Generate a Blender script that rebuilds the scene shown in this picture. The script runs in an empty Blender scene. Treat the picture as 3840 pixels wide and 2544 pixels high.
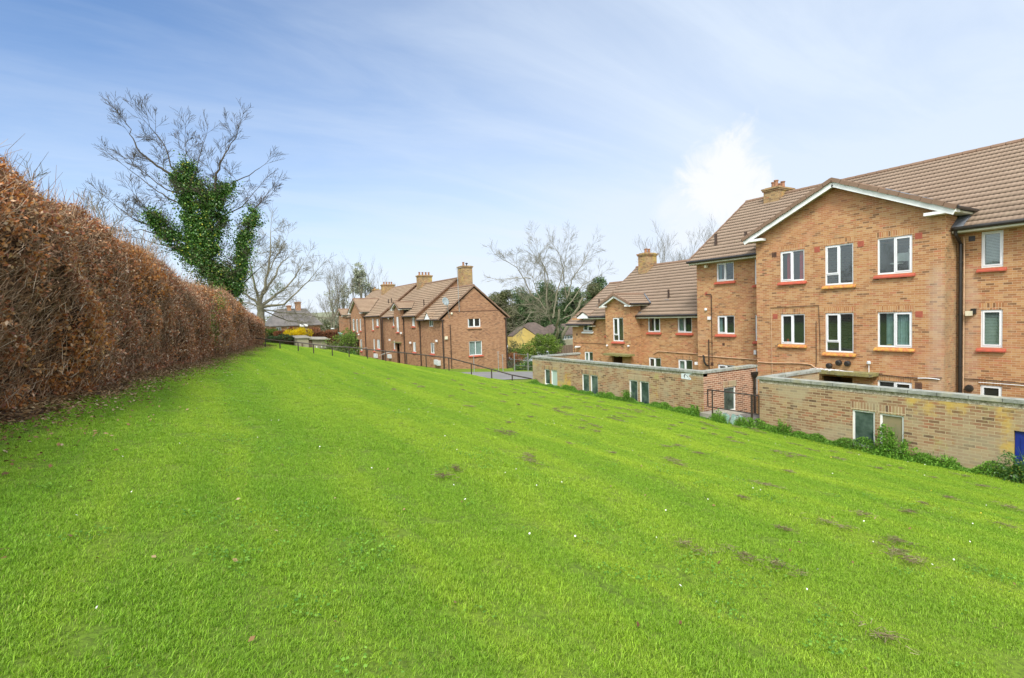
import bpy, math, random
import numpy as np
from mathutils import Vector, Matrix
S = bpy.context.scene
COL = S.collection
R = math.radians

# ------------------------------------------------------------------ camera
cam_d = bpy.data.cameras.new('camera'); cam = bpy.data.objects.new('camera', cam_d); COL.objects.link(cam)
cam_d.sensor_width = 36; cam_d.lens = 18.65; cam_d.clip_start = 0.05; cam_d.clip_end = 5000
cr = Vector((0.85481678, -0.51794841, -0.03190172)); cd = Vector((-0.05059516, -0.02200307, -0.99847684)); cf = Vector((0.51645756, 0.85512882, -0.04501428))
cam.matrix_world = Matrix(((cr.x, -cd.x, -cf.x, 0), (cr.y, -cd.y, -cf.y, 0), (cr.z, -cd.z, -cf.z, 0), (0, 0, 0, 1)))
S.camera = cam

# ------------------------------------------------------------------ light
SUN_EL, SUN_AZ = 48, 220          # azimuth clockwise from +Y: behind the camera, a little to the left
sd = Vector((math.sin(R(SUN_AZ))*math.cos(R(SUN_EL)), math.cos(R(SUN_AZ))*math.cos(R(SUN_EL)), math.sin(R(SUN_EL))))
ld = bpy.data.lights.new('sun', 'SUN'); ld.energy = 2.3; ld.angle = R(16); ld.color = (1, 0.95, 0.86)
lo = bpy.data.objects.new('sun', ld); COL.objects.link(lo); lo.rotation_euler = sd.to_track_quat('Z', 'Y').to_euler()
S.view_settings.view_transform = 'Standard'; S.view_settings.look = 'None'; S.view_settings.gamma = 1
S.view_settings.exposure = 0.78


class NT:
    """small helper to write node graphs"""
    def __init__(s, tree): s.t = tree; s.n = tree.nodes; s.l = tree.links
    def set(s, sock, v):
        if isinstance(v, bpy.types.NodeSocket): s.l.new(v, sock)
        elif v is not None:
            if isinstance(v, (tuple, list)) and len(v) == 3 and sock.type == 'RGBA': v = (*v, 1)
            sock.default_value = v
    def node(s, typ, ins=None, **kw):
        n = s.n.new(typ)
        for k, v in kw.items(): setattr(n, k, v)
        for k, v in (ins or {}).items(): s.set(n.inputs[k], v)
        return n
    def m(s, op, a, b=None, c=None):
        n = s.node('ShaderNodeMath', operation=op); s.set(n.inputs[0], a)
        if b is not None: s.set(n.inputs[1], b)
        if c is not None: s.set(n.inputs[2], c)
        return n.outputs[0]
    def mix(s, f, a, b, mode='MIX'):
        n = s.node('ShaderNodeMix', data_type='RGBA', blend_type=mode); s.set(n.inputs[0], f); s.set(n.inputs[6], a); s.set(n.inputs[7], b)
        return n.outputs[2]
    def noise(s, vec, scale, detail=2, rough=.5, dist=0):
        n = s.node('ShaderNodeTexNoise', {'Vector': vec, 'Scale': scale, 'Detail': detail, 'Roughness': rough, 'Distortion': dist}); return n.outputs['Fac']
    def ramp(s, f, stops, interp='LINEAR'):
        n = s.node('ShaderNodeValToRGB', {0: f}); r = n.color_ramp; r.interpolation = interp
        while len(r.elements) < len(stops): r.elements.new(.5)
        for e, (p, c) in zip(r.elements, stops):
            e.position = p; e.color = (c, c, c, 1) if isinstance(c, (int, float)) else (*c, 1)
        return n.outputs[0]
    def sstep(s, x, a, b):
        n = s.node('ShaderNodeMapRange', {0: x, 1: a, 2: b, 3: 0.0, 4: 1.0}, interpolation_type='SMOOTHSTEP'); return n.outputs[0]
    def sep(s, v): n = s.node('ShaderNodeSeparateXYZ', {0: v}); return n.outputs
    def comb(s, x, y, z): n = s.node('ShaderNodeCombineXYZ', {0: x, 1: y, 2: z}); return n.outputs[0]

# ------------------------------------------------------------------ sky (world)
W = bpy.data.worlds.new('World'); S.world = W; W.use_nodes = True; W.node_tree.nodes.clear(); q = NT(W.node_tree)
sky = q.node('ShaderNodeTexSky'); sky.sky_type = 'NISHITA'; sky.sun_disc = False; sky.sun_elevation = R(SUN_EL); sky.sun_rotation = R(SUN_AZ)
sky.air_density = 1.0; sky.dust_density = .6; sky.ozone_density = 2.2; sky.altitude = 50
tc = q.node('ShaderNodeTexCoord').outputs['Generated']; sx, sy, sz = q.sep(tc)
zz = q.m('MAXIMUM', sz, .03); den = q.m('ADD', zz, .18)
pl = q.comb(q.m('DIVIDE', sx, den), q.m('DIVIDE', sy, den), 0.0)
# wispy streaks, drawn out to one side
st = q.node('ShaderNodeMapping', {0: pl, 2: (0, 0, R(-38)), 3: (0.55, 2.0, 1)}).outputs[0]
w1 = q.noise(st, 1.5, 7, .62, .6); w2 = q.noise(pl, .8, 5, .6, .3)
right = q.m('ADD', q.m('MULTIPLY', sx, .80), q.m('MULTIPLY', sy, -.42))        # growing towards the right of the view
veil = q.m('ADD', q.m('MULTIPLY', q.sstep(right, -.62, .55), .75), q.m('MULTIPLY', q.sstep(w1, .25, .78), .26))
veil = q.m('ADD', veil, q.m('MULTIPLY', w2, .30))
veil = q.m('SUBTRACT', veil, .20)
low = q.m('POWER', q.m('SUBTRACT', 1.0, q.m('MINIMUM', q.m('MAXIMUM', sz, 0.0), 1.0)), 6.0)
veil = q.m('ADD', veil, q.m('MULTIPLY', low, .75))
veil = q.node('ShaderNodeClamp', {0: veil, 1: 0.0, 2: .93}).outputs[0]
def blob(cx, cy, cz, rad, soft, thr):
    dv = q.node('ShaderNodeVectorMath', {0: tc, 1: (cx, cy, cz)}, operation='DISTANCE').outputs['Value']
    nz = q.noise(q.node('ShaderNodeMapping', {0: tc, 3: (1, 1, 1.3)}).outputs[0], 11.0, 9, .68, .7)
    v = q.m('ADD', q.sstep(dv, rad, 0.0), q.m('MULTIPLY', q.m('SUBTRACT', nz, .5), 1.7))
    return q.sstep(v, thr, thr+soft)
c1 = blob(.778, .585, .218, .145, .50, .34); c2 = blob(.750, .640, .165, .13, .75, .32); c4 = blob(.905, .21, .36, .07, .6, .62)
cl = q.m('MAXIMUM', q.m('MAXIMUM', c1, q.m('MULTIPLY', c2, .5)), q.m('MULTIPLY', c4, .45))
# the deep blue part of the sky
skyc = q.mix(1.0, sky.outputs[0], (.80, 1.04, 1.26), 'MULTIPLY')
base = q.mix(veil, skyc, (5.1, 5.85, 6.9))
base = q.mix(q.m('MULTIPLY', low, .9), base, (6.0, 6.45, 7.1))
base = q.mix(q.m('MULTIPLY', cl, .92), base, (6.6, 6.7, 6.9))
# unseen white cloud added around the sun, behind the viewer, for more ambient light
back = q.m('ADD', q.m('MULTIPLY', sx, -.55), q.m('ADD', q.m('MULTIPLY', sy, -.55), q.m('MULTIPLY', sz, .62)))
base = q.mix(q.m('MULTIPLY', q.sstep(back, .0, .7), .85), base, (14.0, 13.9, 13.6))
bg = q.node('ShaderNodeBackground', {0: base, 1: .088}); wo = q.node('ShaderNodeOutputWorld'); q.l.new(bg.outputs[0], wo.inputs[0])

# ------------------------------------------------------------------ materials
MATS = {}
def newmat(name):
    m = bpy.data.materials.new(name); m.use_nodes = True; m.node_tree.nodes.clear(); MATS[name] = m; return m, NT(m.node_tree)
def finish(k, col, rough=.8, bump=None, bstr=.3, bdist=.01, metal=0, spec=.3, trans=None):
    b = k.node('ShaderNodeBsdfPrincipled', {'Base Color': col, 'Roughness': rough, 'Metallic': metal, 'Specular IOR Level': spec})
    if bump is not None:
        bn = k.node('ShaderNodeBump', {'Height': bump, 'Strength': bstr, 'Distance': bdist}); k.l.new(bn.outputs[0], b.inputs['Normal'])
    sh = b.outputs[0]
    if trans:
        t = k.node('ShaderNodeBsdfTranslucent', {'Color': col}); mx = k.node('ShaderNodeMixShader', {0: trans}); k.l.new(sh, mx.inputs[1]); k.l.new(t.outputs[0], mx.inputs[2]); sh = mx.outputs[0]
    o = k.node('ShaderNodeOutputMaterial'); k.l.new(sh, o.inputs[0])
def pos(k): return k.node('ShaderNodeNewGeometry').outputs['Position']
def isl(k): return k.node('ShaderNodeNewGeometry').outputs['Random Per Island']
def simple(name, c1, c2=None, scale=6, rough=.7, bstr=.2, metal=0, spec=.3, detail=4):
    m, k = newmat(name); c2 = c2 or tuple(x*.75 for x in c1); n = k.noise(pos(k), scale, detail, .6)
    finish(k, k.mix(k.sstep(n, .3, .7), c1, c2), rough, n, bstr, .01, metal, spec); return m

def brick(name, cols, mortar, bw=.225, bh=.075, off=.5, mw=.011, patches=None, stain=None, dirt=.25):
    m, k = newmat(name); g = k.node('ShaderNodeNewGeometry'); p = g.outputs['Position']; x, y, z = k.sep(p); nx, ny, nz = k.sep(g.outputs['True Normal'])
    isx = k.m('GREATER_THAN', k.m('ABSOLUTE', nx), .5)
    u = k.m('ADD', k.m('MULTIPLY', isx, y), k.m('MULTIPLY', k.m('SUBTRACT', 1.0, isx), x))
    rz = k.m('DIVIDE', k.m('ADD', z, 50.0), bh); row = k.m('FLOOR', rz)
    uu = k.m('ADD', k.m('DIVIDE', k.m('ADD', u, 50.0), bw), k.m('MULTIPLY', k.m('MODULO', row, 2.0), off)); colm = k.m('FLOOR', uu)
    fu = k.m('FRACT', uu); fz = k.m('FRACT', rz)
    wob = k.m('MULTIPLY', k.m('SUBTRACT', k.noise(p, 45, 2), .5), .10)
    mu = k.m('LESS_THAN', k.m('ADD', fu, wob), mw/bw); mz = k.m('LESS_THAN', k.m('ADD', fz, wob), mw*1.15/bh); mo = k.m('MAXIMUM', mu, mz)
    wn = k.node('ShaderNodeTexWhiteNoise', {'Vector': k.comb(colm, row, isx)}, noise_dimensions='3D').outputs['Value']
    c = k.ramp(wn, cols, 'CONSTANT')
    n1 = k.noise(p, 18, 4, .65); c = k.mix(k.m('MULTIPLY', k.sstep(n1, .35, .75), .35), c, tuple(v*.72 for v in cols[0][1]))
    n2 = k.noise(p, .55, 5, .6); c = k.mix(k.m('MULTIPLY', k.sstep(n2, .45, .75), .30), c, tuple(v*1.25 for v in cols[1][1]))
    sk = k.noise(k.comb(k.m('MULTIPLY', x, 3.2), k.m('MULTIPLY', y, 3.2), k.m('MULTIPLY', z, .35)), 1.0, 5, .65)
    c = k.mix(mo, c, mortar); c = k.mix(k.m('MULTIPLY', k.sstep(sk, .50, .72), .30), c, k.mix(1.0, c, (.62, .58, .55), 'MULTIPLY'))
    if patches:
        for (pc, sc, lo_, hi_, amt) in patches:
            n3 = k.noise(k.node('ShaderNodeVectorMath', {0: p, 1: (sc*3.1, 7.7, sc)}, operation='ADD').outputs[0], sc, 5, .65); c = k.mix(k.m('MULTIPLY', k.sstep(n3, lo_, hi_), amt), c, pc)
    if stain:
        for (axis, c0, wd, zt, zb, sc_, amt) in stain:      # streak of salts and damp running down the wall, ragged edges
            a = (x, y)[axis]; dd = k.m('ABSOLUTE', k.m('SUBTRACT', a, c0)); nn = k.noise(k.comb(k.m('MULTIPLY', x, 2.2), k.m('MULTIPLY', y, 2.2), k.m('MULTIPLY', z, .9)), 1.6, 6, .7)
            s_ = k.m('SUBTRACT', k.m('ADD', k.sstep(dd, wd, 0.0), k.m('MULTIPLY', k.m('SUBTRACT', nn, .5), 1.5)), .35)
            s_ = k.m('MULTIPLY', k.node('ShaderNodeClamp', {0: s_}).outputs[0], k.m('MULTIPLY', k.sstep(z, zt, zt-.8), k.sstep(z, zb, zb+.6)))
            c = k.mix(k.m('MULTIPLY', s_, amt), c, sc_)
    finish(k, c, .9, k.m('ADD', k.m('MULTIPLY', k.m('SUBTRACT', 1.0, mo), .7), k.m('MULTIPLY', n1, .5)), .45, .012, spec=.15); return m

OB = [(0, (.42, .215, .095)), (.16, (.465, .26, .12)), (.34, (.37, .18, .08)), (.50, (.485, .295, .145)), (.68, (.41, .195, .095)), (.80, (.31, .155, .075)), (.90, (.19, .105, .055)), (.95, (.43, .17, .09))]
brick('brick_orange', OB, (.50, .36, .235), patches=[((.47, .20, .12), .35, .48, .70, .38), ((.30, .20, .12), 1.6, .54, .74, .40), ((.58, .43, .27), .9, .56, .74, .35)],
      stain=[(1, 8.05, .55, 1.6, -5.5, (.50, .41, .33), .55), (1, 7.45, .5, 1.5, -5.5, (.48, .39, .32), .45), (1, 7.72, .28, 2.6, -5.5, (.13, .12, .06), .85)])
brick('brick_soldier', OB, (.58, .43, .29), .075, .225, 0, patches=[((.52, .22, .12), .35, .50, .72, .35)])
SBK = [(0, (.31, .205, .12)), (.15, (.36, .25, .145)), (.34, (.245, .145, .085)), (.5, (.39, .285, .165)), (.66, (.29, .155, .09)), (.8, (.19, .115, .07)), (.9, (.34, .165, .095)), (.96, (.125, .08, .055))]
PT = [((.38, .335, .22), .75, .44, .58, .62), ((.55, .38, .08), .8, .54, .66, .75), ((.38, .38, .14), 1.3, .56, .70, .55), ((.27, .17, .11), 1.0, .60, .70, .5)]
brick('brick_store', SBK, (.44, .36, .23), bw=.232, bh=.0775, mw=.014, patches=PT)
brick('brick_store_soldier', SBK, (.60, .52, .36), .0775, .232, 0, mw=.013, patches=PT)
brick('brick_alley', [(0, (.30, .15, .09)), (.2, (.36, .19, .12)), (.45, (.25, .13, .08)), (.65, (.40, .21, .13)), (.85, (.18, .10, .07))], (.60, .47, .36), bw=.232, bh=.0775, mw=.015)
FB = [(0, (.30, .155, .085)), (.18, (.35, .19, .105)), (.4, (.27, .135, .075)), (.6, (.38, .215, .125)), (.8, (.24, .12, .07)), (.93, (.155, .08, .055))]
brick('brick_brown', FB, (.40, .28, .19), patches=[((.40, .25, .14), .4, .5, .7, .3)])
brick('brick_chimney', [(0, (.34, .22, .11)), (.25, (.27, .175, .095)), (.5, (.38, .265, .135)), (.75, (.20, .135, .08)), (.9, (.35, .16, .085))], (.36, .29, .18), patches=[((.50, .38, .10), 1.4, .52, .66, .6), ((.15, .14, .10), 1.1, .55, .72, .5)])
brick('brick_farm', FB, (.42, .30, .22))

def rooftile(name, c1, c2, c3):
    m, k = newmat(name); p = pos(k); x, y, z = k.sep(p); r1 = k.node('ShaderNodeTexWhiteNoise', {'Vector': k.comb(k.m('FLOOR', k.m('MULTIPLY', y, 3.33)), k.m('FLOOR', k.m('MULTIPLY', x, 3.5)), k.m('FLOOR', k.m('MULTIPLY', z, 4.5)))}, noise_dimensions='3D').outputs['Value']
    n = k.noise(p, 1.1, 6, .65); n2 = k.noise(p, 25, 3, .6); n4 = k.noise(p, .28, 5, .65); c = k.mix(k.m('MULTIPLY', r1, .5), c1, c2); c = k.mix(k.m('MULTIPLY', k.sstep(n, .48, .72), .4), c, c3); c = k.mix(k.m('MULTIPLY', k.sstep(n4, .48, .66), .35), c, tuple(v*.72 for v in c2)); c = k.mix(k.m('MULTIPLY', k.sstep(k.noise(p, 3.2, 6, .75), .62, .72), .5), c, (.40, .38, .24))
    c = k.mix(k.m('MULTIPLY', n2, .25), c, tuple(v*.6 for v in c2)); finish(k, c, .85, n2, .25, .006, spec=.2); return m
rooftile('roof_tile', (.325, .245, .185), (.27, .20, .15), (.37, .29, .225))
rooftile('roof_tile_far', (.38, .28, .20), (.33, .235, .165), (.42, .34, .26))
rooftile('ridge_tile', (.24, .16, .115), (.20, .13, .09), (.28, .20, .15))
simple('roof_dark', (.10, .095, .095), (.15, .14, .135), 1.5, .9)
simple('roof_brown', (.13, .10, .085), (.09, .07, .06), 2, .9)
simple('white_upvc', (.80, .82, .85), (.74, .76, .79), 3, .35, .02, spec=.5)
simple('white_paint', (.84, .87, .88), (.72, .75, .74), 2.5, .5, .05)
simple('soffit_paint', (.60, .60, .50), (.44, .46, .34), 2, .6, .05)
simple('black_plastic', (.018, .017, .017), (.03, .026, .022), 5, .35, .05, spec=.5)
simple('brown_pipe', (.06, .034, .024), (.035, .022, .017), 5, .45, .05, spec=.45)
simple('tan_pipe', (.60, .40, .26), (.46, .30, .19), 6, .6, .05)
simple('lead', (.10, .115, .14), (.17, .19, .22), 5, .5, .15)
simple('black_iron', (.022, .019, .018), (.06, .04, .03), 14, .5, .2, spec=.5)
simple('galvanised', (.42, .43, .42), (.30, .31, .30), 8, .45, .05, metal=.6)
simple('sill_red', (.46, .095, .055), (.33, .085, .055), 7, .7, .2, detail=6)
simple('vent_terracotta', (.42, .12, .075), (.34, .10, .065), 9, .8)
simple('vent_brown', (.14, .075, .05), (.09, .05, .035), 9, .8)
simple('clay_pot', (.34, .17, .10), (.22, .12, .075), 6, .8)
simple('concrete', (.36, .34, .29), (.22, .215, .18), 3, .9, .4)
simple('blue_paint', (.012, .03, .26), (.010, .022, .19), 2, .4, .03, spec=.5)
simple('curtain_red', (.60, .015, .03), (.40, .01, .02), 8, .9)
simple('curtain_grey', (.42, .56, .56), (.30, .42, .42), 6, .9)
simple('curtain_pale', (.55, .62, .60), (.45, .52, .50), 6, .9)
simple('blind', (.50, .56, .53), (.42, .48, .46), 6, .7)
simple('furniture_white', (.72, .73, .70), (.62, .64, .62), 6, .5)
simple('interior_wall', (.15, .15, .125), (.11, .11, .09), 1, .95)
simple('toy_red', (.5, .04, .03)); simple('toy_yellow', (.7, .5, .03))
simple('yellow_render', (.62, .46, .15), (.56, .42, .15), 1.2, .9)
simple('cream_render', (.36, .33, .24), (.27, .25, .18), 1.5, .9, .2)
simple('dish_grey', (.34, .40, .42), (.26, .31, .33), 3, .5)
simple('meter_white', (.62, .66, .68), (.5, .54, .56), 2, .5)
simple('cream_plastic', (.70, .66, .50), (.6, .57, .44), 2, .5)
simple('teal_cover', (.20, .42, .40), (.32, .52, .50), 3, .4)
simple('glass_shard', (.22, .42, .36), (.5, .62, .58), 7, .15, spec=.6)
simple('timber_slat', (.14, .13, .12), (.22, .21, .19), 9, .8)
simple('fence_timber', (.17, .12, .09), (.12, .085, .065), 5, .9)
simple('bird_black', (.02, .02, .02))
simple('bark', (.22, .20, .15), (.13, .125, .09), 7, .95, .5)
simple('bark_pale', (.26, .24, .17), (.16, .155, .11), 7, .95, .5)
simple('bark_dark', (.10, .085, .065), (.065, .055, .045), 7, .95, .5)
simple('placard', (.70, .76, .80), (.60, .66, .70), 12, .5)
simple('placard_black', (.015, .018, .025))

# coping stone with joints
m, k = newmat('coping'); p = pos(k); x, y, z = k.sep(p)
n = k.noise(p, 5, 6, .7); n2 = k.noise(p, 1.2, 4, .6); c = k.mix(k.sstep(n, .35, .7), (.34, .36, .33), (.18, .195, .17)); c = k.mix(k.m('MULTIPLY', k.sstep(n2, .5, .7), .55), c, (.40, .37, .22))
j = k.m('LESS_THAN', k.m('FRACT', k.m('DIVIDE', k.m('ADD', k.m('ADD', y, x), 40.0), .62)), .022); c = k.mix(j, c, (.06, .06, .05)); finish(k, c, .9, n, .5, .02)
# render under the coping
m, k = newmat('rough_mortar'); p = pos(k); n = k.noise(p, 14, 5, .7); c = k.ramp(n, [(.3, (.13, .12, .09)), (.5, (.36, .33, .25)), (.68, (.62, .58, .48))]); finish(k, c, .95, n, .8, .03)
# lichen-covered sill
m, k = newmat('sill_lichen'); p = pos(k); n = k.noise(p, 9, 5, .7); n2 = k.noise(p, 40, 3, .6); c = k.mix(k.sstep(n, .44, .58), (.42, .11, .06), (.52, .29, .06)); c = k.mix(k.m('MULTIPLY', n2, .4), c, (.50, .36, .09)); finish(k, c, .9, n2, .4)
# mossy canopy
m, k = newmat('mossy_concrete'); p = pos(k); n = k.noise(p, 7, 5, .7); c = k.ramp(n, [(.35, (.13, .115, .08)), (.5, (.26, .24, .10)), (.6, (.17, .16, .05)), (.72, (.36, .33, .22))]); finish(k, c, .95, n, .8, .03)
# window glass: reflects a little, lets the room be seen
def glass(name, tint, gl=.16, col=(.9, 1, 1)):
    m, k = newmat(name); gg = k.node('ShaderNodeNewGeometry'); ci = k.m('ABSOLUTE', k.node('ShaderNodeVectorMath', {0: gg.outputs['Incoming'], 1: gg.outputs['Normal']}, operation='DOT_PRODUCT').outputs['Value']); fr = k.m('ADD', .04, k.m('MULTIPLY', .96, k.m('POWER', k.m('SUBTRACT', 1.0, ci), 5.0))); wv = k.noise(pos(k), 1.3, 2)
    bn = k.node('ShaderNodeBump', {'Height': wv, 'Strength': .06, 'Distance': .05}).outputs[0]
    gls = k.node('ShaderNodeBsdfGlossy', {'Roughness': .03, 'Color': col, 'Normal': bn}); tr = k.node('ShaderNodeBsdfTransparent', {0: tint})
    df = k.node('ShaderNodeBsdfDiffuse', {0: (.36, .42, .42, 1)}); m0 = k.node('ShaderNodeMixShader', {0: .06}); k.l.new(tr.outputs[0], m0.inputs[1]); k.l.new(df.outputs[0], m0.inputs[2]); mx = k.node('ShaderNodeMixShader', {0: k.m('MINIMUM', k.m('ADD', fr, gl), 1.0)}); k.l.new(m0.outputs[0], mx.inputs[1]); k.l.new(gls.outputs[0], mx.inputs[2])
    o = k.node('ShaderNodeOutputMaterial'); k.l.new(mx.outputs[0], o.inputs[0])
glass('glass_clear', (.66, .74, .74), .07)
glass('glass_dark', (.35, .45, .42), .05)
m, k = newmat('glass_obscured'); p = pos(k); n = k.noise(p, 2.2, 5, .6); n2 = k.noise(p, 60, 2)
finish(k, k.mix(k.sstep(n, .3, .75), (.018, .040, .036), (.11, .16, .14)), .10, n2, .15, .004, spec=.5)
m, k = newmat('glass_painted'); p = pos(k); n = k.noise(p, 2, 4); finish(k, k.mix(n, (.42, .55, .50), (.36, .48, .44)), .3, spec=.5)
m, k = newmat('board_brown'); p = pos(k); n = k.noise(p, 4, 6, .6); finish(k, k.mix(n, (.30, .22, .12), (.20, .22, .14)), .35, spec=.5)

# lawn colour: used by the ground sheet and the blades
def lawn_colour(k, p):
    x, y, z = k.sep(p)
    warp = k.m('MULTIPLY', k.noise(k.comb(x, y, 0.0), .25, 2), 1.6)
    bands = k.noise(k.comb(k.m('MULTIPLY', k.m('ADD', x, warp), .95), k.m('MULTIPLY', y, .055), 3.0), 1.0, 4, .55)
    big = k.noise(k.comb(x, y, 5.0), .35, 5, .6); fine = k.noise(k.comb(x, y, 9.0), 3.2, 5, .65)
    yel = k.m('ADD', k.m('MULTIPLY', k.sstep(bands, .38, .70), .60), k.m('MULTIPLY', k.sstep(big, .40, .70), .16))
    wv_ = k.m('SINE', k.m('MULTIPLY', k.m('ADD', x, k.m('MULTIPLY', warp, .55)), 5.2)); yel = k.m('ADD', yel, k.m('MULTIPLY', k.m('MULTIPLY', wv_, .13), k.sstep(x, 1.0, 7.0)))
    yel = k.m('ADD', yel, k.m('MULTIPLY', k.sstep(x, -4.0, 12.0), .36))
    c = k.mix(k.node('ShaderNodeClamp', {0: yel}).outputs[0], (.192, .392, .026), (.43, .585, .046))
    c = k.mix(k.m('MULTIPLY', k.sstep(fine, .50, .72), .20), c, (.10, .26, .022))
    dry = k.noise(k.comb(x, k.m('MULTIPLY', y, .6), 2.0), 1.7, 6, .7); c = k.mix(k.m('MULTIPLY', k.sstep(dry, .64, .76), .45), c, (.32, .30, .09))
    return c
m, k = newmat('lawn_soil'); p = pos(k); x, y, z = k.sep(p)
c = lawn_colour(k, p); n = k.noise(p, 22, 5, .75); n3 = k.noise(p, 7, 4, .7); c = k.mix(k.m('ADD', .62, k.m('MULTIPLY', k.sstep(n, .40, .62), .25)), c, (.060, .085, .020))
dist = k.node('ShaderNodeVectorMath', {0: p}, operation='LENGTH').outputs['Value']
far_ = k.sstep(dist, 46, 110); c = k.mix(far_, c, (.09, .13, .045)); finish(k, c, .95, n, .5, .03, spec=.1)
m, k = newmat('grass_blade'); p = pos(k); c = lawn_colour(k, p); r = isl(k); c = k.mix(k.m('MULTIPLY', r, .55), c, k.mix(k.sstep(r, .90, .93), (.19, .34, .020), (.42, .37, .14)))
hs = k.node('ShaderNodeHueSaturation', {'Hue': .5, 'Saturation': 1.0, 'Value': k.m('ADD', .68, k.m('MULTIPLY', k.m('FRACT', k.m('MULTIPLY', r, 37.0)), .84)), 'Color': c}).outputs[0]
finish(k, hs, .5, spec=.35, trans=.4)
def leafmat(name, stops, trans=.3, rough=.6, spec=.3):
    m, k = newmat(name); r = isl(k); c = k.ramp(r, stops); p = pos(k); n = k.noise(p, .9, 3); c = k.mix(k.m('MULTIPLY', k.sstep(n, .4, .7), .35), c, tuple(v*.6 for v in stops[0][1])); finish(k, c, rough, spec=spec, trans=trans); return m
leafmat('beech_leaf', [(0, (.20, .06, .025)), (.25, (.36, .12, .045)), (.5, (.52, .20, .08)), (.72, (.70, .36, .17)), (.9, (.82, .58, .40)), (1, (.90, .76, .60))], .3, .4, .5)
leafmat('beech_leaf_orange', [(0, (.30, .10, .025)), (.4, (.50, .19, .045)), (.8, (.66, .32, .10)), (1, (.78, .52, .28))], .35, .45, .4)
m, k = newmat('hedge_twig'); r = isl(k); c = k.ramp(r, [(0, (.11, .055, .026)), (.5, (.25, .14, .072)), (.85, (.44, .29, .18)), (1, (.64, .52, .39))]); finish(k, c, .8)
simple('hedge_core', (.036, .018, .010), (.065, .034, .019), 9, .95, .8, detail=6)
leafmat('ivy_leaf', [(0, (.025, .075, .014)), (.4, (.05, .14, .025)), (.75, (.10, .23, .04)), (.93, (.17, .31, .06)), (1, (.55, .52, .06))], .15, .4, .5)
leafmat('shrub_leaf', [(0, (.05, .10, .015)), (.5, (.13, .22, .03)), (1, (.26, .36, .06))])
leafmat('dark_leaf', [(0, (.04, .075, .03)), (.5, (.07, .125, .045)), (1, (.12, .19, .07))], .1)
leafmat('olive_leaf', [(0, (.06, .075, .03)), (.5, (.10, .12, .045)), (1, (.17, .18, .08))], .2)
leafmat('greygreen_leaf', [(0, (.26, .30, .22)), (.5, (.36, .40, .29)), (1, (.48, .51, .38))], .2)
leafmat('forsythia_flower', [(0, (.80, .58, .01)), (.5, (.90, .72, .01)), (1, (.95, .80, .04))], .35)
leafmat('red_brown_leaf', [(0, (.16, .06, .03)), (.5, (.28, .11, .05)), (1, (.42, .19, .09))])
leafmat('weed_leaf', [(0, (.06, .16, .018)), (.5, (.13, .31, .03)), (1, (.24, .46, .06))], .3, .5, .3)
leafmat('litter_leaf', [(0, (.12, .06, .025)), (.4, (.24, .14, .06)), (.8, (.38, .26, .13)), (1, (.55, .45, .28))], .2)
leafmat('dry_grass', [(0, (.13, .105, .045)), (.5, (.25, .215, .105)), (1, (.42, .38, .21))], .2)
leafmat('daisy', [(0, (.80, .80, .78)), (.93, (.88, .88, .85)), (.95, (.85, .6, .05)), (1, (.85, .6, .05))], .1)
leafmat('wood_far', [(0, (.15, .18, .11)), (.4, (.21, .23, .15)), (.8, (.25, .26, .18)), (1, (.32, .31, .23))], .1)
m, k = newmat('asphalt'); p = pos(k); n = k.noise(p, 40, 4, .7); n2 = k.noise(p, .6, 4); c = k.mix(n, (.15, .15, .155), (.21, .21, .205)); c = k.mix(k.m('MULTIPLY', k.sstep(n2, .45, .7), .5), c, (.26, .255, .24)); finish(k, c, .9, n, .3)
M = MATS

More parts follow.
